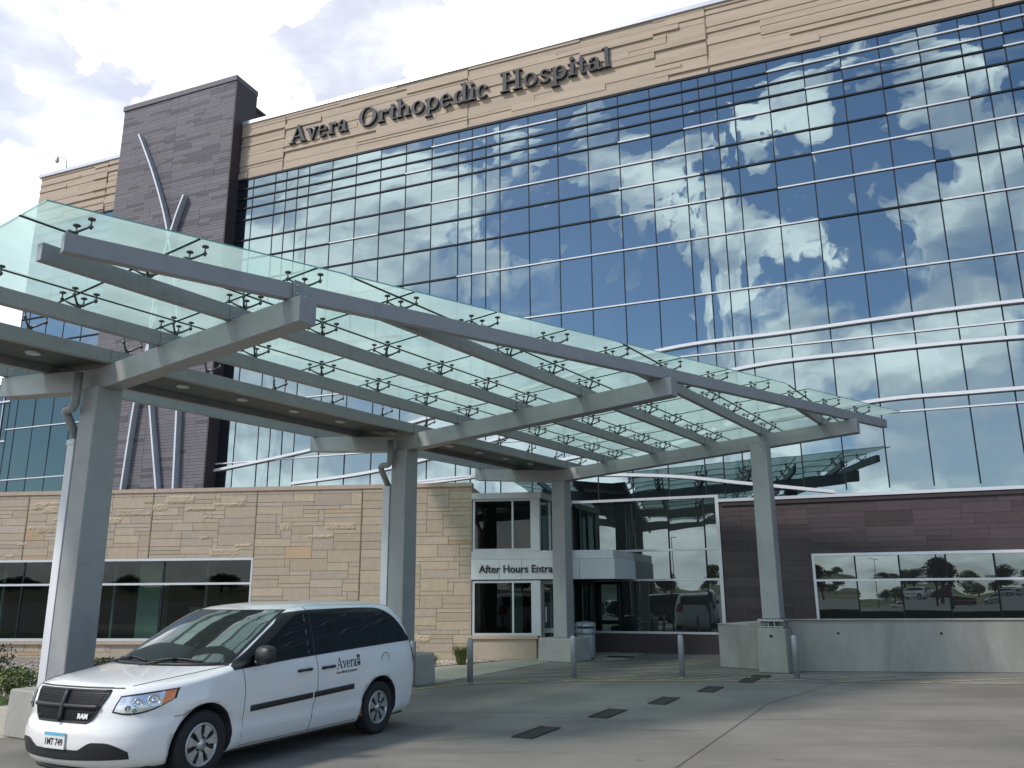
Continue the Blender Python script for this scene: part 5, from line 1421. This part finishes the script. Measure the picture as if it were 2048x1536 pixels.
# ================================================================ WHAT THE GLASS REFLECTS
def car_copy(pos, ang, paint, label, z=0):
    c = copy_tree(van); c.location = (pos[0], pos[1], z); c.rotation_euler = (0, 0, ang); c['label'] = label; c['group'] = 'cars parked across the lot'
    for ch in list(c.children):
        if ch.name.startswith('body'):
            ch.data = ch.data.copy(); ch.data.materials[0] = MT[paint]
        elif ch.name.startswith(('door_lettering', 'rust', 'licence')):
            for g in list(ch.children): bpy.data.objects.remove(g)
            bpy.data.objects.remove(ch)
        elif ch.name.startswith('grille'):
            for g in list(ch.children):
                if g.name.startswith('badge'): bpy.data.objects.remove(g)
    return c
car_copy((-13.0, 6.5), R(-44), 'blackpaint', 'black minivan parked left of the canopy, seen mirrored in the entry glass')
car_copy((-16, -84), R(20), 'silverpaint', 'silver minivan parked far across the lot, mirrored in the annex window')
car_copy((-30, -90), R(5), 'carpaint', 'white minivan parked far across the lot, mirrored in the annex window')
car_copy((-24, -87), R(-15), 'redpaint', 'red minivan parked far across the lot, mirrored in the annex window')
car_copy((-44, -60), R(160), 'carpaint', 'white minivan parked across the lot, mirrored in the vestibule window')
# grassy bank behind the car park
rng = random.Random(50)
mb = MB(); nx_, ny = 60, 10; vs = []
for i in range(nx_ + 1):
    for j in range(ny + 1):
        x = -320 + 560 * i / nx_; y = -105 - 12 * j; h = (3.6 * (j / ny) ** .8 + 1.2 * math.sin(x * .021) * j / ny + .5 * math.sin(x * .07 + 1) * j / ny) if j else -.2
        vs.append((x, y, h))
mb.add(vs, [(i * (ny + 1) + j, (i + 1) * (ny + 1) + j, (i + 1) * (ny + 1) + j + 1, i * (ny + 1) + j + 1) for i in range(nx_) for j in range(ny)], smooth=True)
o = mb.build('hill', 'field'); struct(o)
def tree_proto(h, r, seed, label, m='leaf'):
    t = thing('tree', label, 'tree', (0, 0, 0), 0, 'trees on the bank across the lot')
    mb = MB(); mb.tube([(0, 0, 0), (.1, 0, h * .35), (0, .1, h * .7)], [.22, .16, .05], 7)
    for k in range(6):
        a = k * 1.05; mb.tube([(0, 0, h * .3 + k * .2), (r * .6 * math.cos(a), r * .6 * math.sin(a), h * .65)], [.08, .02], 5)
    mb.build('trunk', 'bark', t)
    mb = MB()
    for k in range(7):
        a = rng.uniform(0, 6.28); q = rng.uniform(0, .6) * r; leafball(mb, (q * math.cos(a), q * math.sin(a), h * rng.uniform(.5, .85)), r * rng.uniform(.4, .6), r * rng.uniform(.35, .5), 260, .38, .4, 1.5, base_r=.2)
    mb.build('crown', m, t); return t
protos = [tree_proto(7, 3.2, 1, 'green tree on the bank across the lot'), tree_proto(5.5, 2.6, 2, 'dark red ornamental tree by the lot', 'leaf_red')]
protos[0].location = (-70, -160, .8); protos[1].location = (-14, -60, 0)
for i in range(44):
    c = copy_tree(protos[0]); x = -230 + i * 9 + rng.uniform(-5, 5); c.location = (x, -165 + rng.uniform(-20, 20), .6); k = rng.uniform(.8, 1.6); c.scale = (k * 1.1, k * 1.1, k * .6); c.rotation_euler = (0, 0, rng.uniform(0, 6)); c['label'] = 'green tree on the bank across the lot'
for p in ((-34, -68),):
    c = copy_tree(protos[1]); c.location = (p[0], p[1], 0)
for i, (x, y) in enumerate([(-9, -42), (-26, -70), (-2, -75), (-45, -50), (12, -66)]):
    t = thing('street_lamp', 'tall lot lamp on a slim pole, mirrored in the glass', 'street lamp', (x, y, 0), rng.uniform(0, 3), 'lamps of the car park')
    mb = MB(); mb.tube([(0, 0, 0), (0, 0, 9)], [.09, .06], 8); mb.build('pole', 'alu_dk', t)
    mb = MB(); mb.box(-1.0, -.3, -.15, .15, 8.95, 9.06); mb.box(.3, 1.0, -.15, .15, 8.95, 9.06); mb.box(-.3, .3, -.03, .03, 8.97, 9.02); mb.build('lamp_head', 'alu_dk', t)
